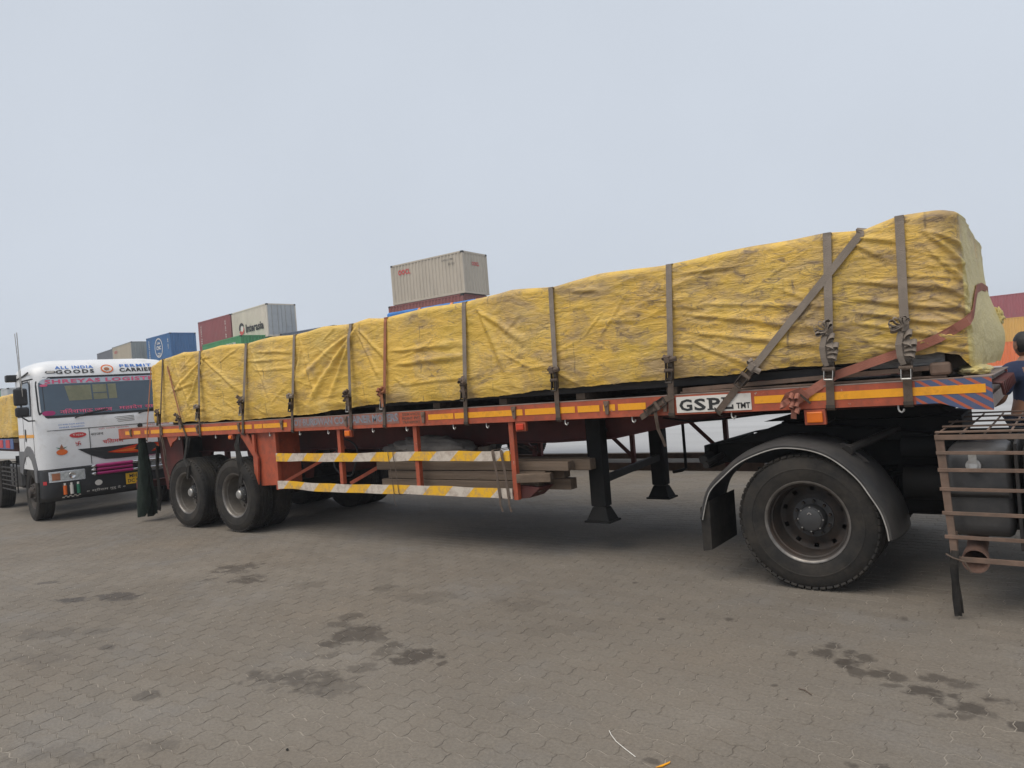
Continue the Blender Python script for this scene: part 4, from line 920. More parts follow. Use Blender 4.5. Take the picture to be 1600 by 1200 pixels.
def lash(label, top, bot, mat, zr=None, tail='knot', w=0.05, over=True, group='lashing straps over the yellow load', tailmat=None, big=1.0):
    pts = hull_path(top, bot)
    x0, z0 = top
    full = []
    if over:
        for t in np.linspace(0, 1, 9): yv = 8.05-(8.05-5.74)*t; full.append(Vector((x0, yv, top_z(x0, yv)+0.006)))
        full.append(Vector((x0, 5.712, top_z(x0, 5.76)-0.006)))
        pts = [p for p in pts if p.z < full[-1].z-0.02]
        fs = [Vector((x0, 8.115, 1.40)), Vector((x0, 8.115, 1.56)), Vector((x0, 8.10, 2.0)), Vector((x0, 8.09, 2.5))]
        full = fs+full
    full += pts
    end = pts[-1]; full.append(end+Vector((0, 0.012, -0.014))); full.append(end+Vector((0, 0.06, -0.016)))
    root = thing('lashing_strap', label, 'strap', (bot[0], YN, bot[1]), group)
    d = (pts[-1]-pts[0]).normalized(); wv = d.cross(Vector((0, 1, 0)))
    wvs = [Vector((1, 0, 0)) if abs(p.y-5.7) > .06 else wv for p in full]
    # soiled lower length below the ratchet
    if zr is not None:
        up = [p for p in full if p.z > zr-0.02 or p.y > 6.2]; lo = [p for p in full if p.z <= zr+0.04 and p.y <= 6.2]
        upw = [wvs[full.index(p)] for p in up]
        MB().ribbon(up, upw, w, 0.004).build('webbing', MT[mat], root)
        MB().ribbon([p+Vector((0, -0.0015, 0)) for p in lo], wv, w*.98, 0.005).build('lower_webbing', MT['strap_dark'] if mat != 'strap_rust' else MT['strap_dark'], root)
        c = min(pts, key=lambda p: abs(p.z-zr))
        ax = -d if d.z < 0 else d
        ratchet(root, c, ax, w, big)
        tmat = MT[tailmat or mat]; t = MB(); cc = c+ax*0.085+Vector((0, -0.03, 0)); sx = ax.cross(Vector((0, 1, 0))).normalized()
        if tail == 'fan':
            for k, (a, L_) in enumerate(((75, .075), (50, .085), (25, .09), (5, .09), (-14, .075), (100, .06), (125, .07))):
                e = sx*(-math.cos(R(a)))*-1 + ax*math.sin(R(a)); e = Vector((e.x, -0.25+srs.uniform(-.15, .15), e.z))
                wv2 = Vector((0, 1, 0))*.75+ax*srs.uniform(-.5, .5)+sx*.2
                loop_mb(t, cc+ax*0.20+Vector((0, -.006*k, 0)), e, L_, .022+.008*(k % 3), wv2, .046)
            for k, (a, L_) in enumerate(((200, .055), (185, .065), (170, .075), (215, .05), (150, .05))):
                e = sx*math.cos(R(a)) + ax*math.sin(R(a)); e = Vector((e.x, -0.3, e.z))
                loop_mb(t, cc+ax*(0.02+.028*k)+Vector((0, -.006*k, 0)), e, L_, .03, Vector((0, 1, 0))*.55+ax*.8, .045)
            t.ribbon([cc+ax*0.22, cc+ax*.15+sx*.02+Vector((0, -.03, 0)), cc+ax*.08+sx*.035+Vector((0, -.035, 0)), cc+ax*.0+sx*.03+Vector((0, -.02, 0)), cc-ax*.06+sx*.015], sx, .04, .004)
            t.ribbon([cc+ax*0.19-sx*.03, cc+ax*.195+Vector((0, -.05, 0)), cc+ax*.185+sx*.03], ax, .045, .004)
        elif tail == 'roll':
            roll_mb(t, cc+Vector((0, -.018, 0))+ax*.015, sx*.9+Vector((0, -.35, 0))+ax*.25, .030, .05)
            roll_mb(t, cc+Vector((0, -.022, 0))+ax*.010-sx*.045, sx*.9+Vector((0, -.2, 0))-ax*.15, .022, .06)
            loop_mb(t, cc+ax*.01, sx*1+ax*.35, .05, .03, Vector((0, 1, 0))*.7+ax*.6, .045)
            t.ribbon([cc+ax*.04-sx*.0, cc+ax*.03+Vector((0, -.055, 0)), cc-ax*.02+Vector((0, -.045, 0))], sx, .045, .004)
        else:
            for k in range(5):
                a = srs.uniform(100, 260) if k % 2 else srs.uniform(-50, 80)
                e = sx*math.cos(R(a))*.8+ax*math.sin(R(a))*.6+Vector((0, -.35, 0))
                loop_mb(t, cc+ax*(.02*k-.04)+Vector((0, -.005*k, 0)), e, srs.uniform(.03, .06), .026, Vector((0, 1, 0))*.6+ax*srs.uniform(.3, .9), .042)
            t.ribbon([cc+ax*.07, cc+ax*.02+Vector((0, -.03, 0))-sx*.01, cc-ax*.08+Vector((0, -.02, 0))-sx*.015, cc-ax*.16+Vector((0, -.012, 0))-sx*.02], sx, .04, .004)
        t.build('folded_tail', tmat, root)
    else:
        MB().ribbon(full, wvs, w, 0.004).build('webbing', MT[mat], root)
    m = MB(); m.obox(end+Vector((0, -0.004, 0.012)), wv*w*.55, Vector((0, .005, 0)), Vector((0, 0, .012))); m.build('hook_plate', MT['ratchet'], root)
    return root
lash('thin rust brown strap down the rear corner of the yellow load', (-11.36, 2.46), (-11.52, 1.31), 'strap_rust', None, w=0.026)
lash('dark strap with black ratchet second from the rear end of the load', (-10.98, 2.56), (-11.1, 1.31), 'strap_dark', 1.66, 'knot', w=0.035)
lash('brown rope strap slanting down beside the rearmost ratchet', (-10.86, 2.45), (-10.33, 1.35), 'strap_rust', 1.58, 'knot', w=0.03, over=False, tailmat='strap_dark')
lash('grey strap with rolled tail above the rear axle of the trailer', (-9.90, 2.58), (-9.95, 1.355), 'strap', 1.68, 'roll', w=0.042, tailmat='strap')
lash('grey strap with dark knotted tail above the red wheel gusset', (-8.74, 2.57), (-8.86, 1.355), 'strap', 1.72, 'knot', tailmat='strap_dark', w=0.05)
lash('pale grey strap with bow shaped tail at the start of the painted lettering', (-7.66, 2.57), (-7.76, 1.36), 'strap', 1.73, 'roll', w=0.045)
lash('brown strap with long knotted tail crossing the middle of the painted lettering', (-6.58, 2.59), (-6.63, 1.365), 'strap', 1.68, 'knot', tailmat='strap_dark', w=0.045)
lash('rust orange strap with knotted tail near the end of the painted lettering', (-5.98, 2.59), (-6.06, 1.37), 'strap_rust', 1.68, 'knot', w=0.042)
lash('grey strap with untidy hanging tail above the last guard posts', (-4.80, 2.61), (-4.84, 1.365), 'strap', 1.72, 'knot', tailmat='strap_dark')
lash('grey strap with tightly rolled tail behind the landing legs', (-3.72, 2.62), (-3.70, 1.365), 'strap', 1.735, 'roll', tailmat='strap_dark')
lash('grey strap with bare steel ratchet just left of the white sign plate', (-2.51, 2.63), (-2.56, 1.36), 'strap', 1.755, 'roll', w=0.052, tailmat='strap_dark')
lash('long grey strap slanting across the load down to the white sign plate', (-1.02, 2.61), (-2.16, 1.37), 'strap', 1.66, 'roll', w=0.055, tailmat='strap')
lash('wide grey strap with fanned folded tail above the amber side lamp', (-1.245, 2.64), (-1.30, 1.365), 'strap', 1.665, 'fan', w=0.058, big=.75)
lash('wide grey strap with fanned folded tail nearest the front of the load', (-0.765, 2.65), (-0.79, 1.365), 'strap', 1.62, 'fan', w=0.058, big=.75)
# faded red strap drawn round the front corner
rs = thing('lashing_strap', 'faded red strap wrapped round the front corner of the load', 'strap', (-1.5, YN, 1.42), 'lashing straps over the yellow load')
pp = hull_path((-1.54, 1.43), (-1.27, 1.60), 10)+hull_path((-1.25, 1.608), (-0.68, 1.775), 16)+[Vector((-0.585, surf_y(-.585, 1.81)-.008, 1.81)), Vector((-0.48, surf_y(-.48, 1.865)-.01, 1.865)), Vector((-.41, surf_y(-.42, 1.91)-.012, 1.91))]
def surf_x(y, z, d=-0.36):
    h = BV.ray_cast(Vector((1.0, y, z)), Vector((-1, 0, 0)), 2.5); return h[0].x if h[0] is not None else d
fx = [(5.86, 1.96), (6.0, 2.02), (6.25, 2.10), (6.6, 2.18), (7.2, 2.24), (8.0, 2.26)]
pp += [Vector((surf_x(y, z)+0.008, y, z)) for y, z in fx]
wv = []
for i, p in enumerate(pp):
    q = pp[min(i+1, len(pp)-1)]-pp[max(i-1, 0)]; nrm = Vector((0, -1, 0)) if i < len(pp)-8 else (Vector((.6, -.8, 0)) if i < len(pp)-6 else Vector((1, 0, 0)))
    wv.append(q.cross(nrm).normalized())
MB().ribbon(pp, wv, 0.062, 0.004).build('webbing', MT['strap_red'], rs)
t = MB(); c = Vector((-1.56, YN-0.03, 1.42))
for k in range(7): loop_mb(t, c+Vector((srs.uniform(-.02, .02), -.006*k, .012*k-.05)), (srs.uniform(-1, .6), -.4, srs.uniform(-.9, .9)), srs.uniform(.04, .08), .03, (0.2, .5, .8), .045)
t.ribbon([c+Vector((-.06, -.03, .0)), c+Vector((-.02, -.05, .06)), c+Vector((.06, -.02, .09)), c+Vector((.12, -.01, .03))], (0, -.3, 1), .05, .004)
t.ribbon([c+Vector((0, -.03, .02)), c+Vector((.01, -.035, -.05)), c+Vector((.0, -.02, -.12))], (1, 0, 0), .04, .004); t.build('folded_tail', MT['strap_red'], rs)
m = MB(); m.bar(c+Vector((.06, -.02, .06)), c+Vector((.13, -.022, -.01)), .02, .012); m.build('hook_plate', MT['ratchet'], rs)
# loose ratchet with a dangling tail
lr = thing('loose_ratchet_strap', 'loose dirty ratchet strap dangling left of the white sign plate', 'strap', (-2.7, YN, 1.4))
ratchet(lr, (-2.68, YN-0.008, 1.45), (.8, 0, .45), .055, 1.15)
MB().ribbon([(-2.53, YN-.016, 1.53), (-2.60, YN-.022, 1.50), (-2.72, YN-.03, 1.44), (-2.80, YN-.02, 1.38), (-2.85, YN-.012, 1.355)], (-.4, 0, .9), .05, .006).build('webbing', MT['strap_dark'], lr)
MB().ribbon([(-2.70, YN-.035, 1.43), (-2.69, YN-.045, 1.34), (-2.685, YN-.035, 1.25), (-2.66, YN-.02, 1.17), (-2.64, YN-.01, 1.10)], [(.8, .6, 0), (.7, .7, 0), (.5, .8, 0), (.4, .9, 0), (.3, .9, 0)], .03, .004).build('dangling_tail', MT['strap_dark'], lr)
# rope tails and rubber strips hanging from the rear of the trailer
def hang(label, pts, w, mat, wv=(1, 0.3, 0), name='hanging_strip', cat='strip', n=3):
    r = thing(name, label, cat, pts[-1], 'strips hanging under the trailer')
    for k in range(n):
        j = [Vector(p)+Vector((srs.uniform(-.3, .3)*w, srs.uniform(-.02, .02), srs.uniform(-.02, .02))) for p in pts]
        MB().ribbon(j, (wv[0], wv[1]+srs.uniform(-.6, .6), wv[2]), w*srs.uniform(.6, 1), .004).build('strip', MT[mat], r)
    return r
hang('black cloth strip hanging over the rearmost near wheel', [(-10.30, YN+.0, 1.35), (-10.28, YN-.04, 1.2), (-10.32, YN-.06, 1.03), (-10.22, YN-.07, .93), (-10.25, YN-.075, .74)], .06, 'rubber')
hang('dark cloth strip hanging beside the red gusset in front of the wheel', [(-8.98, YN+.0, 1.35), (-9.0, YN-.03, 1.2), (-8.93, YN-.05, 1.0), (-8.90, YN-.06, .85), (-8.93, YN-.06, .70)], .07, 'rubber')
hang('brown strap end hanging below the rear overhang', [(-11.05, YN-.01, 1.36), (-11.0, YN-.015, 1.15), (-10.98, YN-.015, .95), (-10.9, YN-.012, .66)], .03, 'strap_dark', n=2)
hang('black rag dangling behind the rear panel', [(-11.7, 5.9, 1.2), (-11.72, 5.88, .8), (-11.70, 5.88, .45), (-11.75, 5.86, .17)], .05, 'rubber', n=4)
# green netting bundle
gn = thing('green_net', 'dark green netting bundle hanging at the rear corner of the trailer', 'net', (-11.85, 5.7, 0.06))
for k in range(26):
    a = srs.uniform(0, 2*math.pi); r0 = .03; r1 = srs.uniform(.05, .19)
    pts = [Vector((-11.87+r0*math.cos(a), 5.74+r0*math.sin(a), 1.36)), Vector((-11.87+.06*math.cos(a), 5.74+.05*math.sin(a), 1.1)), Vector((-11.87+r1*.8*math.cos(a), 5.74+r1*.5*math.sin(a), .7)), Vector((-11.87+r1*1.05*math.cos(a+.2), 5.74+r1*.6*math.sin(a+.2), .38)), Vector((-11.87+r1*math.cos(a+.3), 5.74+r1*.6*math.sin(a+.3), srs.uniform(.05, .22)))]
    MB().ribbon(pts, [(-math.sin(a+.3*i), math.cos(a+.3*i), 0) for i in range(5)], srs.uniform(.06, .11), .004).build('net_fold', MT['greennet'], gn)

# ------------------------------------------------------------------ timbers stowed in the side cradle
beams = [  # x0, x1, y, z, w, h, yaw, label
    (-6.35, -4.10, 5.86, 0.700, .10, .105, 0.000, 'grey timber at the bottom front of the stowed pile'),
    (-6.10, -3.85, 6.04, 0.702, .12, .11, 0.02, 'stout grey timber reaching out low beside the landing leg'),
    (-5.30, -4.20, 6.20, 0.700, .11, .11, -0.03, 'short grey timber at the back of the stowed pile'),
    (-6.42, -3.75, 5.87, 0.905, .11, .09, 0.006, 'long grey timber lying behind the upper striped guard board'),
    (-6.0, -3.58, 6.02, 0.905, .11, .105, -0.010, 'long brown timber on top reaching furthest towards the landing leg'),
    (-6.2, -3.70, 6.18, 0.905, .11, .10, 0.012, 'weathered timber on top of the pile at the back'),
    (-6.25, -4.02, 5.87, 0.806, .10, .095, -0.004, 'grey timber in the middle row at the front of the pile'),
    (-6.0, -3.92, 6.05, 0.808, .12, .09, 0.01, 'dark timber in the middle row of the stowed pile')]
for (x0, x1, y, z, w, h, yaw, lab) in beams:
    xc = (x0+x1)/2; hl = (x1-x0)/2; ca, sa = math.cos(yaw), math.sin(yaw)
    m = MB(); m.obox((xc, y, z), (hl*ca, hl*sa, 0), (-sa*w/2, ca*w/2, 0), (0, 0, h/2)); o = m.build('timber', MT['timber'], None, bevel=0.006)
    tag(o, lab, 'timber', 'timbers stowed under the trailer')
for x, yv, lab in ((-4.12, 5.78, 'short rough sawn timber poking out past the last guard post'),):
    m = MB(); m.obox((x, yv, 0.800), (.17, .05, .0), (-.02, .06, .0), (.0, .0, .043)); o = m.build('timber_block', MT['timber'], None, bevel=0.006); tag(o, lab, 'timber', 'timbers stowed under the trailer')
cb = link('canvas_bundle', crumple('canvas_bundle', (-5.75, 6.06, 1.07), .62, .17, .13, MT['greycloth'], 51, 60, .38)); tag(cb, 'grey folded canvas bundle lying on top of the stowed timbers', 'canvas')
for x, lab, nn in ((-4.53, 'broad webbing tie round the timbers left of the last guard post', 1), (-4.42, 'second webbing tie round the timbers beside the last guard post', 1), (-6.05, 'thin rope tie round the timber ends and lower guard board', 2)):
    w = .03 if x > -5 else .008
    r = thing('timber_tie', lab, 'tie', (x, YN, .6), 'ties round the stowed timbers')
    for k in range(nn):
        dx = .08*k
        MB().ribbon([(x+.04+dx, 6.27, 1.0), (x+dx, 6.1, 1.085), (x-.01+dx, YN+.006, 1.087), (x+.0+dx, YN-.004, 1.05), (x+.03+dx, YN-.004, .85), (x+.05+dx, YN-.004, .62), (x+.055+dx, YN+.03, .592), (x+.05+dx, 6.2, .592)], [(1, 0, 0)]*8, w, .004).build('webbing', MT['strap_dark'], r)
    MB().ribbon([(x+.05, YN-.006, .62), (x+.055, YN-.012, .54), (x+.075, YN-.006, .47)], (1, 0, 0), w*.8, .003).build('tie_end', MT['strap_dark'], r)
# ------------------------------------------------------------------ tractor unit at the right edge
tr = thing('tractor_unit', 'dark rear end of the tractor coupled under the front of the yellow load', 'truck', (-1.53, 6.9, 0))
for y in (6.50, 7.30):
    m = MB(); m.prism([(-2.5, 0.86), (1.8, 0.80), (1.8, 1.03), (-2.2, 1.05), (-2.5, 1.03)], y-0.04, y+0.04); m.build('chassis_rail', MT['black'], tr, bevel=0.006)
m = MB(); m.box(-2.56, -2.501, 6.28, 7.52, 0.83, 1.04); m.build('rear_crossmember', MT['black'], tr, bevel=0.01)
for y in (6.40, 7.40):
    m = MB(); m.prism([(-2.49, 1.056), (-2.1, 1.058), (-0.75, 1.058), (-0.75, 1.10), (-1.2, 1.16), (-1.85, 1.22), (-2.13, 1.12), (-2.3, 1.085)], y-0.12, y+0.12); m.build('coupling_ramp', MT['black'], tr, bevel=0.01)
m = MB(); m.prism([(-2.05, 1.225), (-1.75, 1.30), (-1.0, 1.318), (-0.7, 1.312), (-0.62, 1.25), (-0.9, 1.225)], 6.42, 7.38); m.build('fifth_wheel', MT['black'], tr, bevel=0.01)
m = MB(); m.cyl((-1.53, 6.0, .515), (-1.53, 7.85, .515), .1, n=20); m.lathe([(0.0, -.2), (.16, -.17), (.23, 0), (.16, .17), (0, .2)], (-1.53, 6.9, .52), 24, 'y'); m.build('drive_axle', MT['black'], tr, smooth=True)
for y in (6.50, 7.30):
    m = MB()
    for k in range(7): m.tube([(-2.15+.07*k, y, .80-.02*k), (-1.53, y, .68-.018*k), (-.9-.07*k, y, .80-.02*k)], .016, 6)
    m.build('leaf_spring', MT['black'], tr)
w_near = dual_wheel(tr, -1.53, 5.745, -1, deep=0.215)
w_near['label'] = 'big near drive wheel with deep rusty rim and dark hub'
dual_wheel(tr, -1.53, 8.05, 1, deep=0.165)
# little bright marks on the hub cap
m = MB(); hy = 5.745-(0.118-0.215+0.129)
m.bar((-1.545, hy-.003, .555), (-1.53, hy-.003, .570), .008, .003, up=(0, 1, 0)); m.bar((-1.53, hy-.003, .570), (-1.515, hy-.003, .555), .008, .003, up=(0, 1, 0)); m.build('hub_mark', MT['chrome'], w_near)
MG = [(-2.33, .504), (-2.29, .647), (-2.24, .752), (-2.13, .857), (-2.02, .95), (-1.91, 1.01), (-1.76, 1.064), (-1.64, 1.082), (-1.48, 1.066), (-1.35, 1.022), (-1.24, .946), (-1.14, .845), (-1.07, .732), (-1.01, .62), (-.98, .509), (-.97, .419)]
def spline(pts, k=5):
    P = np.array(pts); out = []
    for i in range(len(P)-1):
        a, b, c, d_ = P[max(i-1, 0)], P[i], P[i+1], P[min(i+2, len(P)-1)]
        for t in np.linspace(0, 1, k, endpoint=False): out.append(.5*((2*b)+(-a+c)*t+(2*a-5*b+4*c-d_)*t*t+(-a+3*b-3*c+d_)*t**3))
    out.append(P[-1]); return [tuple(p) for p in out]
mgp = spline(MG)
def mudguard(y0, y1, sg):
    # crowned sheet: rolled outer edge, rise across the width
    prof = [(0.0, 0.0), (0.0, .018), (.03, .034), (.10, .050), (.22, .062), (.40, .066), (.56, .060), (.62, .05)]
    vs = []; fs = []; n = len(mgp); k = len(prof)
    for i, (x, z) in enumerate(mgp):
        a = Vector(mgp[min(i+1, n-1)])-Vector(mgp[max(i-1, 0)]); nr = Vector((-a[1], a[0])).normalized()
        for (q, h) in prof: vs.append((x+nr[0]*h, y0+sg*q, z+nr[1]*h))
    for i in range(n-1):
        for j in range(k-1): fs.append((i*k+j, i*k+j+1, (i+1)*k+j+1, (i+1)*k+j))
    m = MB(); m.add(vs, fs); o = m.build('mudguard', MT['mudguard'], tr, smooth=True, ang=60)
    s = o.modifiers.new('solid', 'SOLIDIFY'); s.thickness = .006; s.offset = 0
    e = MB(); e.tube([(x, y0-sg*.002, z) for x, z in mgp], .0052, 6); e.build('pale_edge_strip', pmat('pale_edge_trim' + ('_far' if sg < 0 else ''), (0.34, 0.325, 0.30), .5, var=.3, scale=12, dirt=.4, dirt_col=(.15, .13, .11)), o, smooth=True)
    f = MB(); f.prism([(-2.35, .60), (-2.27, .66), (-2.275, .26), (-2.35, .245)], y0+sg*.015, y0+sg*.60); f.build('mud_flap', MT['rubber'], o)
    return o
mudguard(5.575, 6.2, 1); mudguard(8.22, 7.6, -1)
m = MB(); m.cyl((-1.22, 5.80, 1.045), (-.98, 6.35, 1.14), .032, n=12); m.cyl((-1.235, 5.76, 1.035), (-1.222, 5.79, 1.043), .045, n=12); m.prism([(-1.36, 1.07), (-1.27, 1.09), (-1.22, 1.045), (-1.13, .97), (-1.10, .94), (-1.16, .94), (-1.24, 1.02)], 5.83, 5.84); m.build('mudguard_bracket', MT['dark'], tr, bevel=.004)
m = MB(); m.cyl((-2.50, 6.1, .93), (-2.50, 6.28, .95), .04, n=12); m.cyl((-2.42, 5.95, .90), (-2.38, 6.25, .95), .03, n=10); m.build('mudguard_stay', MT['dark'], tr, smooth=True)
m = MB(); m.box(-1.05, 1.6, 6.56, 7.24, .42, 1.0); m.build('gearbox_housing', MT['black'], tr, bevel=.05)
m = MB(); m.box(-.95, -.62, 7.36, 8.0, .5, 1.12); m.build('battery_box', MT['black'], tr, bevel=.02)
m = MB(); m.cyl((-.95, 6.32, .72), (-.62, 6.32, .72), .13, n=20); m.cyl((-.95, 6.3, 1.0), (.2, 6.3, 1.0), .09, n=20); m.build('air_tank', MT['black'], tr, smooth=True, ang=50)
m = MB(); m.box(-1.9, -.55, 6.44, 7.36, 1.062, 1.22); m.build('coupling_subframe', MT['black'], tr, bevel=.01)
# fuel tanks
def tank(x0, x1, nm):
    m = MB(); r = .09; y0, y1, z0, z1 = 5.44, 6.05, .50, 1.08
    pr = []
    for cy, cz, a0 in ((y1-r, z1-r, 0), (y0+r, z1-r, 90), (y0+r, z0+r, 180), (y1-r, z0+r, 270)):
        for k in range(7): a = R(a0+15*k); pr.append((cy+r*math.cos(a), cz+r*math.sin(a)))
    cy, cz = (y0+y1)/2, (z0+z1)/2; n = len(pr); vs = []; fs = []
    st = [(x0, .86), (x0+.01, .95), (x0+.035, 1.0), (x1-.035, 1.0), (x1-.01, .95), (x1, .86)]
    for x, s in st:
        for (py_, pz) in pr: vs.append((x, cy+(py_-cy)*s, cz+(pz-cz)*s))
    for i in range(len(st)-1):
        for j in range(n): fs.append((i*n+j, i*n+(j+1) % n, (i+1)*n+(j+1) % n, (i+1)*n+j))
    fs += [tuple(reversed(range(n))), tuple(range((len(st)-1)*n, len(st)*n))]
    m.add(vs, fs); return m.build('fuel_tank', MT['mudguard'], tr, smooth=True, ang=50)
t1 = tank(-.575, -.225, 'a'); t2 = tank(-.165, .80, 'b')
m = MB(); m.box(-.57, -.23, 5.425, 5.46, .765, .825); m.cyl((-.56, 5.425, .795), (-.24, 5.425, .795), .022, n=12); m.build('tank_seam', MT['dark'], t1, bevel=.004)
m = MB(); m.cyl((-.42, 5.44, .97), (-.42, 5.385, .975), .042, n=20); m.cyl((-.42, 5.385, .975), (-.42, 5.37, .977), .026, n=16); m.obox((-.42, 5.38, 1.02), (.022, 0, 0), (0, .01, 0), (0, 0, .028)); cp = m.build('filler_cap', MT['steel'], t1, smooth=True, ang=30)
m = MB(); m.box(-.205, -.185, 5.41, 6.06, .44, 1.11); m.build('tank_strap', MT['dark'], tr, bevel=.004)
# protective cage
YC = 5.33
cage = []
def cbar(name, p0, p1, w, h): MB().bar(p0, p1, w, h).build(name, MT['rust'], tr, bevel=.002)
for z, dz in ((1.165, .032), (1.065, .022), (.955, .024), (.832, .022), (.678, .024), (.525, .024), (.385, .034)):
    xl = -.615+.02*(1.165-z) if z > .4 else -.55
    cbar('cage_bar', (xl, YC, z), (1.2, YC-.02, z-.012), .008, dz)
m = MB(); m.prism([(-.615, 1.18), (-.565, 1.18), (-.535, .37), (-.575, .37)], YC+.005, YC+.03); m.build('cage_post', MT['rust'], tr, bevel=.002)
m = MB(); m.prism([(.3, 1.18), (.34, 1.18), (.36, .37), (.32, .37)], YC-.0, YC+.03); m.build('cage_post', MT['rust'], tr, bevel=.002)
cbar('cage_post', (-.545, YC+.06, .55), (-.55, YC+.06, .38), .02, .02)
for x in np.arange(-.60, 1.2, .13): cbar('cage_top_bar', (x, YC, 1.186), (x+.03, 7.0, 1.186), .012, .008)
for y in (YC+.01, 5.75, 6.15, 6.6, 6.99): cbar('cage_top_rail', (-.61, y, 1.198), (1.2, y, 1.198), .03, .012)
for x in (-.60, 0.3, 1.0): cbar('cage_stay', (x, 6.98, 1.178), (x, 6.98, .9), .03, .03); cbar('cage_stay', (x, 6.96, .92), (x, 6.545, .92), .03, .03)
# exhaust tail pipe
m = MB(); m.lathe([(.062, 0), (.060, .16), (.075, .28), (.078, .34), (.070, .34), (.055, .16)], (-.455, 5.80, .42), 24, 'y', -1); 
m.v = [(x, y, z-.22*(max(0, 5.8-y))) for x, y, z in m.v]
m.build('exhaust_pipe', pmat('rusted_exhaust', (.17, .10, .075), .8, var=.3, scale=12, dirt=.4, dirt_col=(.12, .07, .05)), tr, smooth=True, ang=40)
m = MB(); m.cyl((-.455, 5.80, .42), (-.455, 6.4, .55), .058, n=16); m.lathe([(0, -.4), (.14, -.38), (.16, -.3), (.16, .3), (.14, .38), (0, .4)], (-.3, 6.55, .5), 24, 'x'); m.build('silencer', MT['dark'], tr, smooth=True, ang=40)
rg = thing('rag_strip', 'dark rag tied to the lower corner of the tank cage', 'rag', (-.57, YC, .01))
for k in range(4):
    MB().ribbon([(-.56+.008*k, YC-.012, .44), (-.575+.01*k, YC-.03, .36), (-.57+.006*k, YC-.035+.01*k, .25), (-.575+.012*k, YC-.02, .13), (-.57+.01*k, YC-.02+.008*k, .02+.02*(k % 2))], (1, .5-.4*k, 0), .022, .004).build('rag', MT['rubber'], rg)
MB().tube([(-.60, YC-.03, .42), (-.56, YC-.045, .40), (-.50, YC-.04, .38), (-.47, YC-.03, .31)], .006, 6).build('tie', MT['strap_dark'], rg)
# ------------------------------------------------------------------ white truck parked behind (local: x forward, front at 0)
tk = thing('white_truck', 'white cab truck with coloured lettering parked behind the trailer', 'truck', (0, 0, 0), local=True)
HW, RC = 1.20, 0.24
def xf(z):            # centre line of the cab face
    return float(np.interp(z, [0.3, 0.78, 0.95, 1.45, 1.76, 1.80, 2.52, 2.62, 2.72, 2.80, 2.85], [-.03, 0.0, .035, .03, -.01, -.025, -.16, -.20, -.27, -.40, -.62]))
def FP(y, z, e=0.0):
    a = abs(y); k = 0 if a < HW-RC else RC-math.sqrt(max(0, RC*RC-min(a-(HW-RC), RC)**2)); bow = .045*(y/HW)**2
    return (xf(z)-k-bow+e, y, z)
# shell by lofting plan rings
zs = [0.92, 1.0, 1.2, 1.45, 1.7, 1.76, 1.8, 2.0, 2.25, 2.52, 2.62, 2.70, 2.76, 2.81, 2.845]
ring = []
for s in np.linspace(-1, 1, 41): ring.append(('f', s))
vs = []; fs = []; nR = 0
CL = 1.62
for z in zs:
    row = []
    inset = 0 if z < 2.62 else float(np.interp(z, [2.62, 2.70, 2.76, 2.81, 2.845], [0, .03, .08, .17, .34]))
    for k in range(41):
        a = -1+2*k/40
        y = (HW-inset)*math.sin(a*math.pi/2) if abs(a) > .0 else 0
        y = (HW-inset)*np.sign(a)*(1-(1-abs(a))**1.6)
        kk = 0 if abs(y) < HW-inset-RC else RC-math.sqrt(max(0, RC*RC-(abs(y)-(HW-inset-RC))**2))
        row.append((xf(z)-kk-.045*(y/HW)**2, y, z))
    row.append((-CL+.06, HW-inset, z)); row.append((-CL, HW-inset-.06, z)); row.append((-CL, -(HW-inset-.06), z)); row.append((-CL+.06, -(HW-inset), z))
    nR = len(row); vs += row
for i in range(len(zs)-1):
    for k in range(nR): fs.append((i*nR+k, i*nR+(k+1) % nR, (i+1)*nR+(k+1) % nR, (i+1)*nR+k))
fs.append(tuple(range((len(zs)-1)*nR, len(zs)*nR))); fs.append(tuple(reversed(range(nR))))
m = MB(); m.add(vs, fs); cab = m.build('cab', MT['white'], tk, smooth=True, ang=40)
def patch(name, poly_rows, mat, parent, e, smooth=True):
    """patch on the cab face from rows of (y, z)"""
    n = len(poly_rows[0]); v = [FP(y, z, e) for r in poly_rows for (y, z) in r]
    f = [(i*n+k, i*n+k+1, (i+1)*n+k+1, (i+1)*n+k) for i in range(len(poly_rows)-1) for k in range(n-1)]
    return MB().add(v, f).build(name, mat, parent, smooth=smooth, ang=60)
def rrect(y0, y1, z0, z1, r, ny=24, nz=10):
    rows = []
    for i in range(nz+1):
        z = z0+(z1-z0)*i/nz; d_ = min(z-z0, z1-z); cut = 0 if d_ > r else r-math.sqrt(max(0, r*r-(r-d_)**2))
        rows.append([(y0+cut+(y1-y0-2*cut)*k/ny, z) for k in range(ny+1)])
    return rows
ws = patch('windscreen_seal', rrect(-1.14, 1.14, 1.80, 2.53, .12), MT['rubberseal'], tk, .006)
gl = patch('windscreen', rrect(-1.10, 1.10, 1.84, 2.495, .10), MT['glass'], tk, .010)
patch('sun_strip', rrect(-1.08, 1.08, 2.395, 2.49, .05, nz=3), pmat('sun_strip_vinyl', (.42, .47, .54), .3, var=.08), gl, .014)
def ftxt(yc, z0, e): return lambda u, v: FP(yc+u, z0+v, e)
text_part('lettering', 'SHREYAS LOGISTICS', MT['pink'], gl, ftxt(-.02, 2.405, .0185), 1.98, .072, bold=.035, space=1.12)
patch('pink_vinyl_corner', rrect(-1.09, -.90, 1.85, 1.93, .04, ny=6, nz=4), MT['magenta'], gl, .014)
patch('pink_vinyl_corner', rrect(-1.08, -.97, 2.36, 2.40, .02, ny=4, nz=3), MT['pink'], gl, .0145)
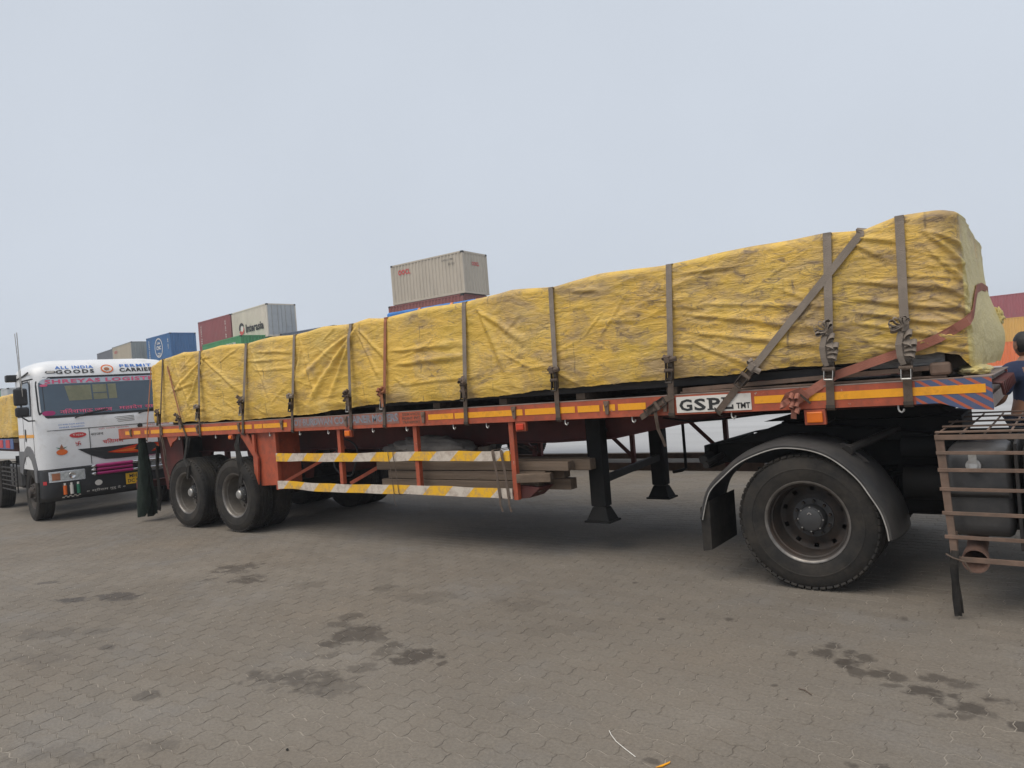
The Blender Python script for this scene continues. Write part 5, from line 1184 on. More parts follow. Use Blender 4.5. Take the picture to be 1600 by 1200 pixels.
text_part('lettering', 'निलेशभाऊ जाधव', MT['pink'], gl, ftxt(-.42, 1.865, .0185), .82, .085, bold=.012)
text_part('lettering', 'महादेव सागर', MT['pink'], gl, ftxt(.48, 1.865, .0185), .75, .085, bold=.012)
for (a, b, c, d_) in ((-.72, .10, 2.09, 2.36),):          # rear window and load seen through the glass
    m = patch('rear_window_view', [[(a+.05, c), (-.3, c), (b, c)], [(a, d_), (-.3, d_), (b, d_)]], pmat('rear_window_view_colour', (.19, .19, .115), .3, var=.25, scale=6), gl, .0125)
for y in (-.30, -.05):
    patch('window_bar', [[(y-.012, 2.09), (y+.012, 2.09)], [(y-.012, 2.36), (y+.012, 2.36)]], MT['glass'], gl, .0165)
patch('window_bar', [[(-.30, 2.20), (-.05, 2.20)], [(-.30, 2.215), (-.05, 2.215)]], MT['glass'], gl, .0165)
patch('paper_sticker', rrect(.78, .90, 2.05, 2.22, .02, ny=4, nz=3), MT['signwhite'], gl, .0125)
# header
text_part('lettering', 'ALL INDIA', MT['bluetext'], cab, ftxt(-.52, 2.665, .012), .60, .055, bold=.03, space=1.2)
text_part('lettering', 'GOODS', MT['ink'], cab, ftxt(-.52, 2.575, .010), .60, .072, bold=.035, space=1.25)
text_part('lettering', 'PERMIT', MT['bluetext'], cab, ftxt(.50, 2.665, .012), .56, .055, bold=.03, space=1.2)
text_part('lettering', 'CARRIER', MT['ink'], cab, ftxt(.50, 2.575, .010), .60, .072, bold=.035, space=1.1)
def disc(name, yc, zc, ry, rz, mat, e, par, n=24):
    v = [FP(yc, zc, e)]+[FP(yc+ry*math.cos(2*math.pi*k/n), zc+rz*math.sin(2*math.pi*k/n), e) for k in range(n)]
    return MB().add(v, [(0, k+1, (k+1) % n+1) for k in range(n)]).build(name, mat, par)
disc('round_emblem', 0, 2.645, .105, .078, MT['orangepaint'], .012, cab); disc('round_emblem', 0, 2.645, .082, .058, MT['signwhite'], .015, cab); disc('round_emblem', -.01, 2.64, .045, .03, MT['strap_rust'], .018, cab)
patch('marker_lamp', rrect(-.98, -.82, 2.595, 2.635, .02, ny=6, nz=3), MT['plastic'], cab, .012); patch('marker_lamp', rrect(-.96, -.84, 2.605, 2.625, .01, ny=6, nz=3), MT['signwhite'], cab, .016)
# wipers and vent slots
for y0 in (-.52, .52):
    MB().tube([FP(y0-.10, 1.78, .02), FP(y0+.08, 1.845, .045), FP(y0+.42, 1.90, .03)], .012, 6).build('wiper', MT['plastic'], tk, smooth=True)
for k in range(4): patch('vent_slot', [[(.0+.06*k*.3, 1.735-.028*k), (.34, 1.745-.028*k)], [(.02+.06*k*.3, 1.742-.028*k), (.34, 1.754-.028*k)]], MT['ink'], cab, .006)
for y, z, s, w, h, mt in ((-.68, 1.66, 'JAI SHRI RAM KRUPA', .40, .028, 'bluetext'), (-.68, 1.615, 'SHREE GANESH', .38, .024, 'bluetext')): text_part('lettering', s, MT[mt], cab, ftxt(y, z, .008), w, h)
m = MB(); pts = [FP(y, 1.585, .004) for y in np.linspace(-1.05, 1.05, 20)]; m.tube(pts, .006, 4); m.build('panel_gap', MT['plastic'], cab)
MB().tube([FP(-.42, z, .004) for z in np.linspace(1.58, .95, 12)], .006, 4).build('panel_gap', MT['plastic'], cab)
text_part('lettering', 'श्री गणेश प्रसन्न', MT['red'], cab, ftxt(-.02, 1.535, .008), .5, .03); text_part('lettering', 'जय भवानी', MT['red'], cab, ftxt(.75, 1.54, .008), .4, .03)
disc('oval_badge', -.60, 1.475, .13, .048, MT['red'], .008, cab); text_part('lettering', 'Tejas', MT['signwhite'], cab, ftxt(-.60, 1.455, .012), .17, .045)
text_part('lettering', 'साजन', MT['ink'], cab, ftxt(-.30, 1.44, .008), .2, .045); text_part('lettering', 'चिंतामण', MT['red'], cab, ftxt(-.05, 1.28, .008), .34, .085, bold=.015)
disc('round_badge', .42, 1.55, .045, .045, MT['dark'], .012, cab)
for (y0, z0, y1, z1) in ((-.64, 1.325, -.57, 1.325), (-.605, 1.295, -.605, 1.355), (-.57, 1.325, -.57, 1.295), (-.64, 1.325, -.64, 1.355), (-.605, 1.355, -.575, 1.355), (-.605, 1.295, -.635, 1.295)):
    MB().tube([FP(y0, z0, .006), FP(y1, z1, .006)], .006, 4).build('auspicious_mark', MT['red'], cab)
disc('painted_pot', -.86, 1.20, .085, .05, MT['orangepaint'], .008, cab)
MB().add([FP(-.86, 1.34, .008), FP(-.90, 1.25, .008), FP(-.82, 1.25, .008)], [(0, 1, 2)]).build('painted_flame', MT['strap_rust'], cab)
MB().add([FP(-.95, 1.29, .0075), FP(-.86, 1.235, .0075), FP(-.77, 1.29, .0075), FP(-.86, 1.27, .0075)], [(0, 1, 2, 3)]).build('painted_leaf', MT['greenpaint'], cab)
# black grille with orange arrows
g = patch('grille', [[(-.20, 1.0), (0, .99), (.4, .99), (.8, .99), (1.05, 1.02)], [(-.42, 1.09), (0, 1.06), (.4, 1.06), (.8, 1.06), (1.1, 1.1)], [(-.62, 1.225), (0, 1.22), (.4, 1.22), (.8, 1.22), (1.15, 1.225)]], MT['plastic'], tk, .008)
for sx, yc in ((1, .0), (-1, 1.0)):
    a = [(-.16, 1.12), (.10, 1.17), (.36, 1.215), (.28, 1.14), (.42, 1.055), (.10, 1.075)]
    v = [FP(min(1.1, max(-1.1, yc+sx*y)), z, .014) for y, z in a]; MB().add(v, [(0, 1, 5), (1, 2, 3), (1, 3, 5), (3, 4, 5)]).build('orange_arrow', MT['lamp_red'], g)
    v = [FP(min(1.1, max(-1.1, yc+sx*(y*.8+.05))), 1.12+(z-1.12)*.45, .018) for y, z in a]; MB().add(v, [(0, 1, 5), (1, 2, 3), (1, 3, 5), (3, 4, 5)]).build('orange_arrow', MT['orangepaint'], g)
text_part('lettering', 'रामकृष्ण', MT['magenta'], cab, ftxt(.52, .96, .010), .3, .035)
# bumper
bz = [(.93, -.005), (.90, .05), (.62, .06), (.45, .04), (.36, -.02)]
v = []; f = []; n = 33
for (z, e) in bz:
    for k in range(n):
        y = -1.19+2.38*k/(n-1); a = abs(y); kk = 0 if a < HW-RC else RC-math.sqrt(max(0, RC*RC-min(a-(HW-RC), RC)**2)); v.append((e-kk-.045*(y/HW)**2, y, z))
for i in range(len(bz)-1):
    for k in range(n-1): f.append((i*n+k, i*n+k+1, (i+1)*n+k+1, (i+1)*n+k))
bum = MB().add(v, f).build('bumper', MT['plastic'], tk, smooth=True, ang=40); bum.modifiers.new('solid', 'SOLIDIFY').thickness = .03
def BP(y, z, e=.0):
    a = abs(y); kk = 0 if a < HW-RC else RC-math.sqrt(max(0, RC*RC-min(a-(HW-RC), RC)**2))
    return (float(np.interp(z, [.36, .45, .62, .90], [-.02, .04, .06, .05]))-kk-.045*(y/HW)**2+e, y, z)
def bpatch(name, y0, y1, z0, z1, mat, e, par=bum, sk=0.0):
    return MB().add([BP(y0+(y1-y0)*k/6, z0 if j == 0 else z1, e) for j in (0, 1) for k in range(7)], [(k, k+1, 8+k, 7+k) for k in range(6)]).build(name, mat, par)
for s in (-1, 1):
    hl = bpatch('headlamp', s*1.06 if s < 0 else .56, s*.56 if s < 0 else 1.06, .71, .86, MT['lampglass'], .022)
    bpatch('headlamp_bezel', (s*1.08 if s < 0 else .54), (s*.54 if s < 0 else 1.08), .695, .875, MT['chrome'], .014)
    bpatch('indicator_lens', s*1.04 if s < 0 else .92, s*.92 if s < 0 else 1.04, .725, .845, MT['strap_rust'], .026, hl)
    disc2 = MB(); c = Vector(BP(s*.74, .785, .026)); disc2.lathe([(.055, 0), (.05, .008), (.0, -.01)], tuple(c), 20, 'x'); disc2.build('headlamp_reflector', MT['chrome'], hl, smooth=True)
for z, r, y1 in ((.90, .032, 1.1), (.835, .026, .32), (.765, .028, 1.1)):
    MB().cyl((.095, -.36, z), (.105, .22, z), r, n=12).build('bar_sleeve', MT['magenta'], bum, smooth=True, ang=40)
    if y1 > .5: MB().cyl((.105, .225, z), (.085, y1, z), r*.9, n=12).build('bumper_bar', MT['chrome'], bum, smooth=True, ang=40)
    MB().lathe([(0, 0), (r*1.1, .03), (r*1.1, .06), (0, .09)], (.095, -.45, z), 12, 'y').build('bar_knob', MT['chrome'], bum, smooth=True)
for y, mt in ((-.86, 'orangepaint'), (-.76, 'signwhite'), (-.66, 'greenpaint')):
    c = Vector(BP(y, .55, .02)); MB().cyl(c-Vector((0, 0, .085)), c+Vector((0, 0, .07)), .028, n=12).build('bottle_ornament', MT[mt], bum, smooth=True, ang=50); MB().cyl(c+Vector((0, 0, .072)), c+Vector((0, 0, .11)), .018, n=10).build('ornament_top', MT['signwhite'], bum)
for k in range(8):
    for j in range(2):
        if (k+j) % 2 == 0: bpatch('checker_square', -.90+.035*k, -.865+.035*k, .405+.02*j, .425+.02*j, MT['signwhite'], .008)
v = [BP(-.34, .60, .01)]+[BP(-.34+.06*math.cos(2*math.pi*k/20), .60+.05*math.sin(2*math.pi*k/20), .01) for k in range(20)]; MB().add(v, [(0, k+1, (k+1) % 20+1) for k in range(20)]).build('pale_disc', MT['signwhite'], bum)
text_part('lettering', '० श्रीराम गुरु दे ०', MT['signwhite'], bum, lambda u, v: BP(-.22+u, .44+v, .012), .62, .06)
pl = MB(); pl.box(.075, .083, .10, .46, .50, .70); po = pl.build('number_plate', MT['plate'], bum, bevel=.003)
text_part('lettering', 'MH 46', MT['ink'], po, lambda u, v: (.0850, .28+u, .615+v), .24, .065, bold=.02); text_part('lettering', 'DC 9913', MT['ink'], po, lambda u, v: (.0850, .28+u, .525+v), .30, .065, bold=.02)
bpatch('red_reflector', -1.155, -1.11, .66, .72, MT['red'], .012)
# near side: window, mirrors, stripe, wheel arch
ys = -HW
def side(name, poly, mat, e=.004, par=cab): return MB().prism(poly, ys-e-.004, ys-e).build(name, mat, par, bevel=.001)
side('side_window_seal', [(-.36, 1.86), (-.34, 2.42), (-.42, 2.48), (-1.02, 2.48), (-1.02, 1.86)], MT['rubberseal'], .002)
side('side_window', [(-.40, 1.89), (-.38, 2.40), (-.44, 2.45), (-.99, 2.45), (-.99, 1.89)], MT['glass'], .006)
side('quarter_window_seal', [(-1.16, 1.90), (-1.16, 2.42), (-1.50, 2.42), (-1.50, 1.86), (-1.25, 1.86)], MT['rubberseal'], .002); side('quarter_window', [(-1.19, 1.93), (-1.19, 2.39), (-1.47, 2.39), (-1.47, 1.89), (-1.25, 1.89)], MT['glass'], .006)
side('yellow_stripe', [(-.26, 1.485), (-.26, 1.54), (-CL+.08, 1.54), (-CL+.08, 1.485)], MT['tape'], .002)
for x in (-.30, -1.08): side('door_gap', [(x-.005, 1.0), (x+.005, 1.0), (x+.005, 2.5), (x-.005, 2.5)], MT['plastic'], .001)
side('door_handle', [(-.95, 1.42), (-.88, 1.42), (-.88, 1.64), (-.95, 1.64)], MT['plastic'], .008); side('side_indicator', [(-.74, 1.24), (-.60, 1.24), (-.60, 1.30), (-.74, 1.30)], MT['amber'], .006)
arch = [(-.20, .95), (-.26, 1.12), (-.40, 1.25), (-.62, 1.33), (-.88, 1.34), (-1.15, 1.24), (-1.60, 1.24), (-1.60, .86), (-1.36, .80), (-1.25, 1.0), (-1.05, 1.14), (-.80, 1.16), (-.58, 1.08), (-.42, .92), (-.36, .70), (-.22, .70)]
MB().prism(arch, ys-.012, ys+.06).build('wheel_arch', pmat('grey_arch_plastic', (.13, .13, .135), .6, var=.12, dirt=.3, dirt_col=(.2, .18, .16)), tk, bevel=.008)
for y in (ys+.14, HW-.14):
    sgw = -1 if y < 0 else 1
    w = tyre_mb((-.82, y, .50), sgw, 48, .13, .50).build('front_wheel', MT['rubber'], tk, smooth=True, ang=38)
    m = MB(); m.lathe([(.30, .09), (.295, .11), (.28, .10), (.26, .04), (.2, .03), (.16, .10), (.10, .12), (.09, .17), (0, .18)], (-.82, y, .50), 32, 'y', sgw); m.build('rim', MT['rim'], w, smooth=True, ang=30)
    m = MB()
    for k in range(10): t = 2*math.pi*k/10; m.cyl((-.82+.14*math.cos(t), y+sgw*.09, .5+.14*math.sin(t)), (-.82+.14*math.cos(t), y+sgw*.13, .5+.14*math.sin(t)), .014, n=6)
    m.build('wheel_nuts', MT['rim_lip'], w)['kind'] = 'stuff'
MB().cyl((-.82, ys+.2, .5), (-.82, HW-.2, .5), .07, n=12).build('front_axle', MT['black'], tk)
for y in (-.42, .42): MB().box(-6.5, -.25, y-.04, y+.04, .78, 1.0).build('chassis_rail', MT['black'], tk)
MB().box(-.9, -.2, -.85, .85, .55, .90).build('engine_underside', MT['black'], tk, bevel=.03)
mr = MB(); mr.tube([(-.20, ys+.02, 2.50), (-.02, ys-.16, 2.46), (0.0, ys-.20, 2.30), (0, ys-.20, 1.85), (-.08, ys-.10, 1.78), (-.20, ys+.01, 1.78)], .014, 6); mo = mr.build('mirror_arm', MT['plastic'], tk, smooth=True)
MB().box(-.06, .02, ys-.30, ys-.10, 2.05, 2.34).build('mirror', MT['plastic'], mo, bevel=.03); MB().box(-.06, .03, ys-.29, ys-.09, 1.86, 2.02).build('mirror', MT['plastic'], mo, bevel=.03)
MB().box(-1.55, -1.40, ys-.16, ys+.10, 2.53, 2.66).build('roof_mirror', MT['plastic'], tk, bevel=.02)
MB().tube([(-1.48, ys, 2.56), (-.8, ys-.01, 2.585), (-.30, ys-.02, 2.62)], .014, 6).build('roof_grab_rail', MT['plastic'], tk, smooth=True)
for k, dx in enumerate((0, .10)): MB().tube([(-.05+dx, ys-.18, 2.2), (-.06+dx, ys-.19, 2.8), (-.10+dx*1.7, ys-.2, 3.28)], .007, 5).build('whip_aerial', MT['steel'], mo, smooth=True)
# tank cage, load and trailer behind the cab
for z in np.arange(.50, 1.0, .085): MB().bar((-3.2, ys-.05, z), (-1.72, ys-.05, z), .01, .026).build('cage_bar', MT['dark'], tk)
for x in (-3.1, -2.75, -2.4, -2.05, -1.74): MB().bar((x, ys-.04, .46), (x, ys-.04, 1.02), .02, .02).build('cage_post', MT['dark'], tk)
for x in (-3.1, -2.4, -1.74): MB().bar((x, ys-.04, 1.0), (x, -.4, 1.0), .03, .02).build('cage_stay', MT['dark'], tk)
MB().box(-3.1, -1.8, ys+.06, -.5, .52, .98).build('fuel_tank', MT['mudguard'], tk, bevel=.05)
MB().prism([(-1.70, .55), (-1.36, .62), (-1.36, .88), (-1.70, .92)], ys+.02, ys+.5).build('cab_step', MT['black'], tk, bevel=.01)
for y in (ys+.16, HW-.16):
    w = tyre_mb((-4.4, y, .50), -1 if y < 0 else 1, 40, .13, .50).build('rear_wheel', MT['rubber'], tk, smooth=True, ang=38)
    MB().lathe([(.30, .09), (.28, .10), (.26, .0), (.1, .0), (.09, .1), (0, .1)], (-4.4, y, .50), 24, 'y', -1 if y < 0 else 1).build('rim', MT['rim'], w, smooth=True)
TK_LOC, TK_ROT = (-13.66, 6.13, 0), R(-9)
tk.location = TK_LOC; tk.rotation_euler = (0, 0, TK_ROT)
# its trailer and load
b2 = thing('second_trailer', 'dark flatbed trailer coupled behind the white cab at the left edge', 'trailer', (0, 0, 0), local=True)
MB().box(-9.5, -2.0, -1.22, 1.22, 1.40, 1.47).build('deck', MT['deck'], b2)
for y in (-1.225, 1.215): MB().box(-9.5, -2.0, y, y+.01, 1.28, 1.48).build('side_rail', MT['bluepaint'] if y < 0 else MT['orange'], b2)
for x in (-2.5, -3.2, -4.2): MB().box(x-.2, x+.2, -1.232, -1.226, 1.30, 1.46).build('red_panel', MT['red'], b2)
for y in (-.45, .45): MB().box(-9.4, -2.3, y-.05, y+.05, 1.12, 1.395).build('main_beam', MT['maroon'], b2)
for x in (-8.2, -9.3):
    for y in (-1.06, 1.06):
        w = tyre_mb((x, y, .50), -1 if y < 0 else 1, 40, .13, .50).build('wheel', MT['rubber'], b2, smooth=True, ang=38)
b2.location = TK_LOC; b2.rotation_euler = (0, 0, TK_ROT)
FOLDS_KEEP = FOLDS
tm2 = tarp_body('tarpaulin', -9.4, -2.15, -1.16, 1.16, [(-10, 2.35), (-2, 2.35)], [(-10, 1.50), (-2, 1.50)], [-8.5, -7, -5.5, -4, -2.7], MT['tarp'], 9, res=.03, folds=False)
t2 = link('tarpaulin', tm2); tag(t2, 'yellow tarpaulin load behind the white cab at the left edge', 'tarpaulin'); t2.location = TK_LOC; t2.rotation_euler = (0, 0, TK_ROT)
# ------------------------------------------------------------------ stacked containers
def corr(m, x0, x1, yf, z0, z1, sgn, pitch=.278, dep=.045, axis='x'):
    """corrugated sheet between x0 and x1 on the plane y = yf, troughs pushed inwards by dep (sgn: inward y direction)"""
    n = max(1, round((x1-x0)/pitch)); p = (x1-x0)/n; pr = []
    for i in range(n):
        a = x0+i*p; pr += [(a, 0), (a+.28*p, 0), (a+.45*p, dep), (a+.80*p, dep)]
    pr.append((x1, 0)); v = []; f = []
    for x, d_ in pr:
        for z in (z0, z1): v.append((x, yf+sgn*d_, z) if axis == 'x' else (yf+sgn*d_, x, z))
    for i in range(len(pr)-1): f.append((2*i, 2*i+2, 2*i+3, 2*i+1))
    m.add(v, f); return m
_cm = {}
def cmat(col, key):
    if key not in _cm: _cm[key] = pmat('container_paint_'+key, col, .55, var=.10, scale=1.2, dirt=.22, dirt_col=tuple(c*.55+.05 for c in col), dscale=2.2, stretch=(1, 1, .35))
    return _cm[key]
def container(label, P, base, L_, W_, H_, ang, col, key, doors=False, texts=(), group='stacked shipping containers', frame=None, endmat=None):
    ca, sa = math.cos(R(ang)), math.sin(R(ang))
    c = (P[0]-L_/2*ca-W_/2*sa, P[1]-L_/2*sa+W_/2*ca, base)
    o = thing('shipping_container', label, 'container', (0, 0, 0), group, local=True)
    M_ = cmat(col, key); F_ = frame or M_; hx, hy = L_/2, W_/2
    m = MB()
    for sx in (-1, 1):
        for sy in (-1, 1): m.box(*sorted((sx*hx, sx*(hx-.12))), *sorted((sy*hy, sy*(hy-.10))), .12, H_-.12)
    for sy in (-1, 1):
        m.box(-hx+.12, hx-.12, *sorted((sy*(hy-.002), sy*(hy-.07))), 0, .14); m.box(-hx+.12, hx-.12, *sorted((sy*(hy-.002), sy*(hy-.06))), H_-.09, H_-.004)
    for sx in (-1, 1):
        m.box(*sorted((sx*(hx-.002), sx*(hx-.10))), -hy+.10, hy-.10, 0, .14); m.box(*sorted((sx*(hx-.002), sx*(hx-.10))), -hy+.10, hy-.10, H_-.11, H_-.004)
    fr = m.build('frame', F_, o)
    for sx in (-1, 1):
        for sy in (-1, 1):
            for z in (0, H_-.12): MB().box(*sorted((sx*(hx+.004), sx*(hx-.17))), *sorted((sy*(hy+.004), sy*(hy-.15))), z, z+.119).build('corner_casting', MT['dark'] if z else F_, fr)
    for sy in (-1, 1): corr(MB(), -hx+.12, hx-.12, sy*(hy-.012), .14, H_-.09, -sy).build('side_panel', M_, o)
    corr(MB(), -hy+.10, hy-.10, -(hx-.012), .14, H_-.11, 1, axis='y').build('end_panel', M_, o)
    MB().box(-hx+.10, hx-.10, -hy+.06, hy-.06, H_-.03, H_-.012).build('roof', M_, o)
    if doors:
        for s in (-1, 1):
            y0, y1 = sorted((s*.012, s*(hy-.10)))
            d_ = MB(); d_.box(hx-.06, hx-.02, y0, y1, .14, H_-.11)
            for k in range(4): d_.box(hx-.0195, hx-.005, y0+.05, y1-.05, .30+k*(H_-.6)/4, .30+(k+.62)*(H_-.6)/4)
            dd = d_.build('door', endmat or M_, o)
            for q in (.28, .72):
                y = y0+(y1-y0)*q; MB().cyl((hx+.025, y, .10), (hx+.025, y, H_-.06), .022, n=8).build('lock_rod', MT['steel'], dd)
    else: corr(MB(), -hy+.10, hy-.10, hx-.012, .14, H_-.11, -1, axis='y').build('end_panel', endmat or M_, o)
    for (face, s, u0, z0, w, h, mt, bold) in texts:
        if face == 'side': mp = lambda u, v, a=u0, b=z0: (a+u, -hy+.006-.012, b+v)
        elif face == 'vside': mp = lambda u, v, a=u0, b=z0: (a+v, -hy-.006, b-u)
        else: mp = lambda u, v, a=u0, b=z0: (hx+.006, a+u, b+v)
        q_ = text_part('lettering', s, MT[mt], o, mp, w, h, bold)
    o.location = c; o.rotation_euler = (0, 0, R(ang))
    return o, c
BEI = (.44, .385, .31); PAL = (.30, .34, .34)
gS = 'stacked shipping containers'
o, c1 = container('beige container with red lettering on top of the tallest stack behind the load', (-28.1, 33.64), 7.77, 6.06, 2.5, 2.59, 2, BEI, 'beige', texts=(('side', 'OOCL', -1.85, 1.85, 1.05, .34, 'red', .03), ('end', 'OOCL', .0, 1.75, .75, .24, 'red', .03), ('side', 'OOLU 184', 1.8, 2.15, .9, .11, 'ink', .01), ('side', '22 G1', 2.1, 1.85, .5, .14, 'dark', .01)))
container('rust red container directly under the beige container with red lettering', (-28.35, 33.66), 5.17, 6.3, 2.5, 2.58, 2, (.23, .075, .065), 'rustred')
o, c2 = container('white container with grey doors and a large dark name on its side', (-51.45, 35.81), 7.60, 6.65, 2.65, 2.75, -8, (.60, .54, .45), 'cream', doors=True, endmat=cmat((.40, .42, .43), 'doorsteel'), texts=(('side', 'Interasia', .95, .72, 3.3, .72, 'dark', .035),))
def side_disc(o, u, z, r, mat, a0, a1, hy, e): 
    n = 14; v = [(u, -hy-e, z)]+[(u+r*math.cos(a0+(a1-a0)*k/n), -hy-e, z+r*math.sin(a0+(a1-a0)*k/n)) for k in range(n+1)]
    MB().add(v, [(0, k+1, k+2) for k in range(n)]).build('emblem', MT[mat], o)
side_disc(o, -1.5, 1.15, .52, 'dark', .5, math.pi+.3, 1.325, .008); side_disc(o, -1.5, 1.10, .50, 'lamp_red', math.pi+.5, 2*math.pi+.3, 1.325, .012); side_disc(o, -1.40, 1.15, .26, 'signwhite', 0, 2*math.pi, 1.325, .016)
container('faded red container next to the white one with the dark name', (-58.22, 36.70), 7.60, 6.6, 2.65, 2.75, -6, (.27, .072, .072), 'red', texts=(('vside', 'TCKU 7341', -2.8, 1.4, 1.9, .2, 'signwhite', .01), ('vside', '22 G1 45', 2.2, 1.5, 1.6, .18, 'signwhite', .01)))
o, c3 = container('bright green container below the red and white ones', (-52.36, 33.8), 5.02, 8.4, 2.7, 2.75, -10, (.05, .25, .09), 'green', texts=(('side', 'EMCU 384', 2.2, 2.1, 1.9, .2, 'signwhite', .02),))
container('slate grey container with only its top edge above the yellow load', (-44.6, 37.0), 5.02, 6.6, 2.6, 2.75, 2, (.11, .13, .17), 'slate')
o, c4 = container('blue container with white round emblem left of the red one', (-73.28, 39.09), 7.60, 6.4, 2.72, 2.76, -6, (.028, .125, .30), 'blue', texts=(('side', 'CNC', .1, 1.22, 1.25, .42, 'signwhite', .03), ('side', 'Line', .1, 1.8, .8, .3, 'signwhite', .03), ('side', 'CO', .1, .55, .8, .34, 'signwhite', .03), ('vside', 'CAIU 22940', -2.6, 1.35, 2.1, .24, 'signwhite', .02), ('vside', '45 G1', 2.5, 1.7, 1.1, .2, 'signwhite', .02)))
n = 28
for (r0, r1) in ((1.05, .93),):
    v = []; f = []
    for k in range(n):
        t = 2*math.pi*k/n
        for r in (r0, r1): v.append((.1+r*math.cos(t), -1.372, 1.42+r*math.sin(t)))
    f = [(2*k, 2*((k+1) % n), 2*((k+1) % n)+1, 2*k+1) for k in range(n)]; MB().add(v, f).build('emblem', MT['signwhite'], o)
container('sandy beige container with grey door end left of the blue container', (-82.5, 39.45), 7.60, 7.4, 2.6, 2.76, -9.5, (.42, .36, .27), 'sand', doors=True, endmat=cmat((.27, .29, .28), 'doorsage'), texts=(('side', 'OOCL', -2.3, 1.9, 1.2, .3, 'red', .03),), frame=cmat((.25, .26, .25), 'doorgrey'))
container('dark grey container at the far left end of the stacks', (-90.1, 40.8), 7.55, 7.0, 2.6, 2.7, -10, (.13, .135, .15), 'charcoal')
container('small green container end at the left edge above the second load', (-73.4, 23.6), 2.59, 6.06, 2.44, 2.59, -8, (.03, .19, .10), 'green2')
container('pale grey container beside the green one at the left edge', (-70.6, 23.2), 2.59, 2.75, 2.44, 2.50, -8, (.45, .46, .46), 'pale')
# far stack at the right edge: red on yellow on orange
container('red container on top of the far stack at the right edge', (3.0, 96.3), 5.20, 12.2, 2.44, 2.60, 0, (.31, .075, .085), 'red2', group='far stack at the right edge')
container('yellow container in the middle of the far stack at the right edge', (3.0, 96.3), 2.60, 12.2, 2.44, 2.59, 0, (.62, .34, .06), 'yellow', group='far stack at the right edge')
container('orange container at the bottom of the far stack at the right edge', (3.0, 96.3), 0.0, 12.2, 2.44, 2.59, 0, (.70, .15, .02), 'orange', group='far stack at the right edge')
# lower tiers that carry the visible boxes
low = [((-28.2, 33.65), 6.06, 2.5, 2, 2, 5.17), ((-51.0, 36.6), 6.6, 2.6, -8, 3, 7.6), ((-58.2, 36.9), 6.6, 2.6, -6, 3, 7.6), ((-52.36, 33.8), 8.4, 2.7, -10, 2, 5.02), ((-44.6, 37.0), 6.6, 2.6, 2, 2, 5.02), ((-73.28, 39.09), 6.4, 2.72, -6, 3, 7.6), ((-82.5, 39.45), 7.4, 2.6, -9.5, 3, 7.6), ((-90.1, 40.8), 7.0, 2.6, -10, 3, 7.55), ((-73.4, 23.6), 6.06, 2.44, -8, 1, 2.59), ((-70.6, 23.2), 2.75, 2.44, -8, 1, 2.59)]
names = ['beige lettered', 'white named', 'faded red', 'bright green', 'slate grey', 'blue emblem', 'sandy beige', 'dark grey', 'small green', 'pale grey']
cols = [((.23, .075, .065), 'rustred', 'rust red'), ((.028, .125, .30), 'blue', 'blue'), ((.42, .36, .27), 'sand', 'sandy'), ((.11, .13, .17), 'slate', 'slate grey')]
for k, (P, L_, W_, a, nt_, top) in enumerate(low):
    if k in (1, 2): P = (P[0], P[1]+2.4)
    for t in range(nt_):
        col, key, cn = cols[(k+t*3) % 4]; h = top/nt_
        container('%s container in tier %s of the stack carrying the %s container' % (cn, ('one', 'two', 'three')[t], names[k]), P, t*h, L_, W_, h-.01, a, col, key)
# ------------------------------------------------------------------ blue-sheeted trailer parked on the far side
bt = thing('far_flatbed_trailer', 'dark flatbed trailer parked on the far side under a blue sheeted load', 'trailer', (-8, 12.7, 0))
MB().box(-12.1, -1.6, 11.5, 13.9, 1.42, 1.50).build('deck', MT['deck'], bt)
for y in (11.49, 13.90): MB().box(-12.1, -1.6, y, y+.01, 1.33, 1.51).build('side_rail', MT['maroon'], bt)
for y in (12.2, 13.2): MB().box(-12.0, -1.8, y-.06, y+.06, 1.15, 1.415).build('main_beam', MT['maroon'], bt)
for x in (-9.9, -11.2):
    for y in (11.75, 13.65):
        w = tyre_mb((x, y, .515), -1 if y < 12 else 1, 40).build('wheel', MT['rubber'], bt, smooth=True, ang=38); MB().lathe([(.30, .09), (.28, .10), (.26, .0), (.1, .0), (.09, .1), (0, .1)], (x, y, .515), 24, 'y', -1 if y < 12 else 1).build('rim', MT['rim'], w, smooth=True)
    MB().cyl((x, 11.8, .515), (x, 13.6, .515), .07, n=12).build('axle', MT['black'], bt)
for y in (12.2, 13.2): MB().box(-11.8, -9.4, y-.05, y+.05, .6, 1.145).build('spring_hanger', MT['maroon'], bt)
for x in (-2.6,):
    for y in (12.1, 13.3): MB().box(x-.1, x+.1, y-.1, y+.1, .02, 1.145).build('landing_leg', MT['black'], bt, bevel=.01)
bs = link('tarpaulin', tarp_body('tarpaulin', -12.05, -8.2, 11.55, 13.85, [(-13, 3.66), (-9.5, 3.62), (-8, 3.58)], [(-13, 1.53), (-1, 1.53)], [-11.0, -10.05, -9.35, -8.55], MT['bluetarp'], 14, res=.035, folds=False)); tag(bs, 'blue tarpaulin load with orange straps showing above the yellow load', 'tarpaulin')
_b2 = bmesh.new(); _b2.from_mesh(bs.data); BV2 = BVHTree.FromBMesh(_b2); _b2.free()
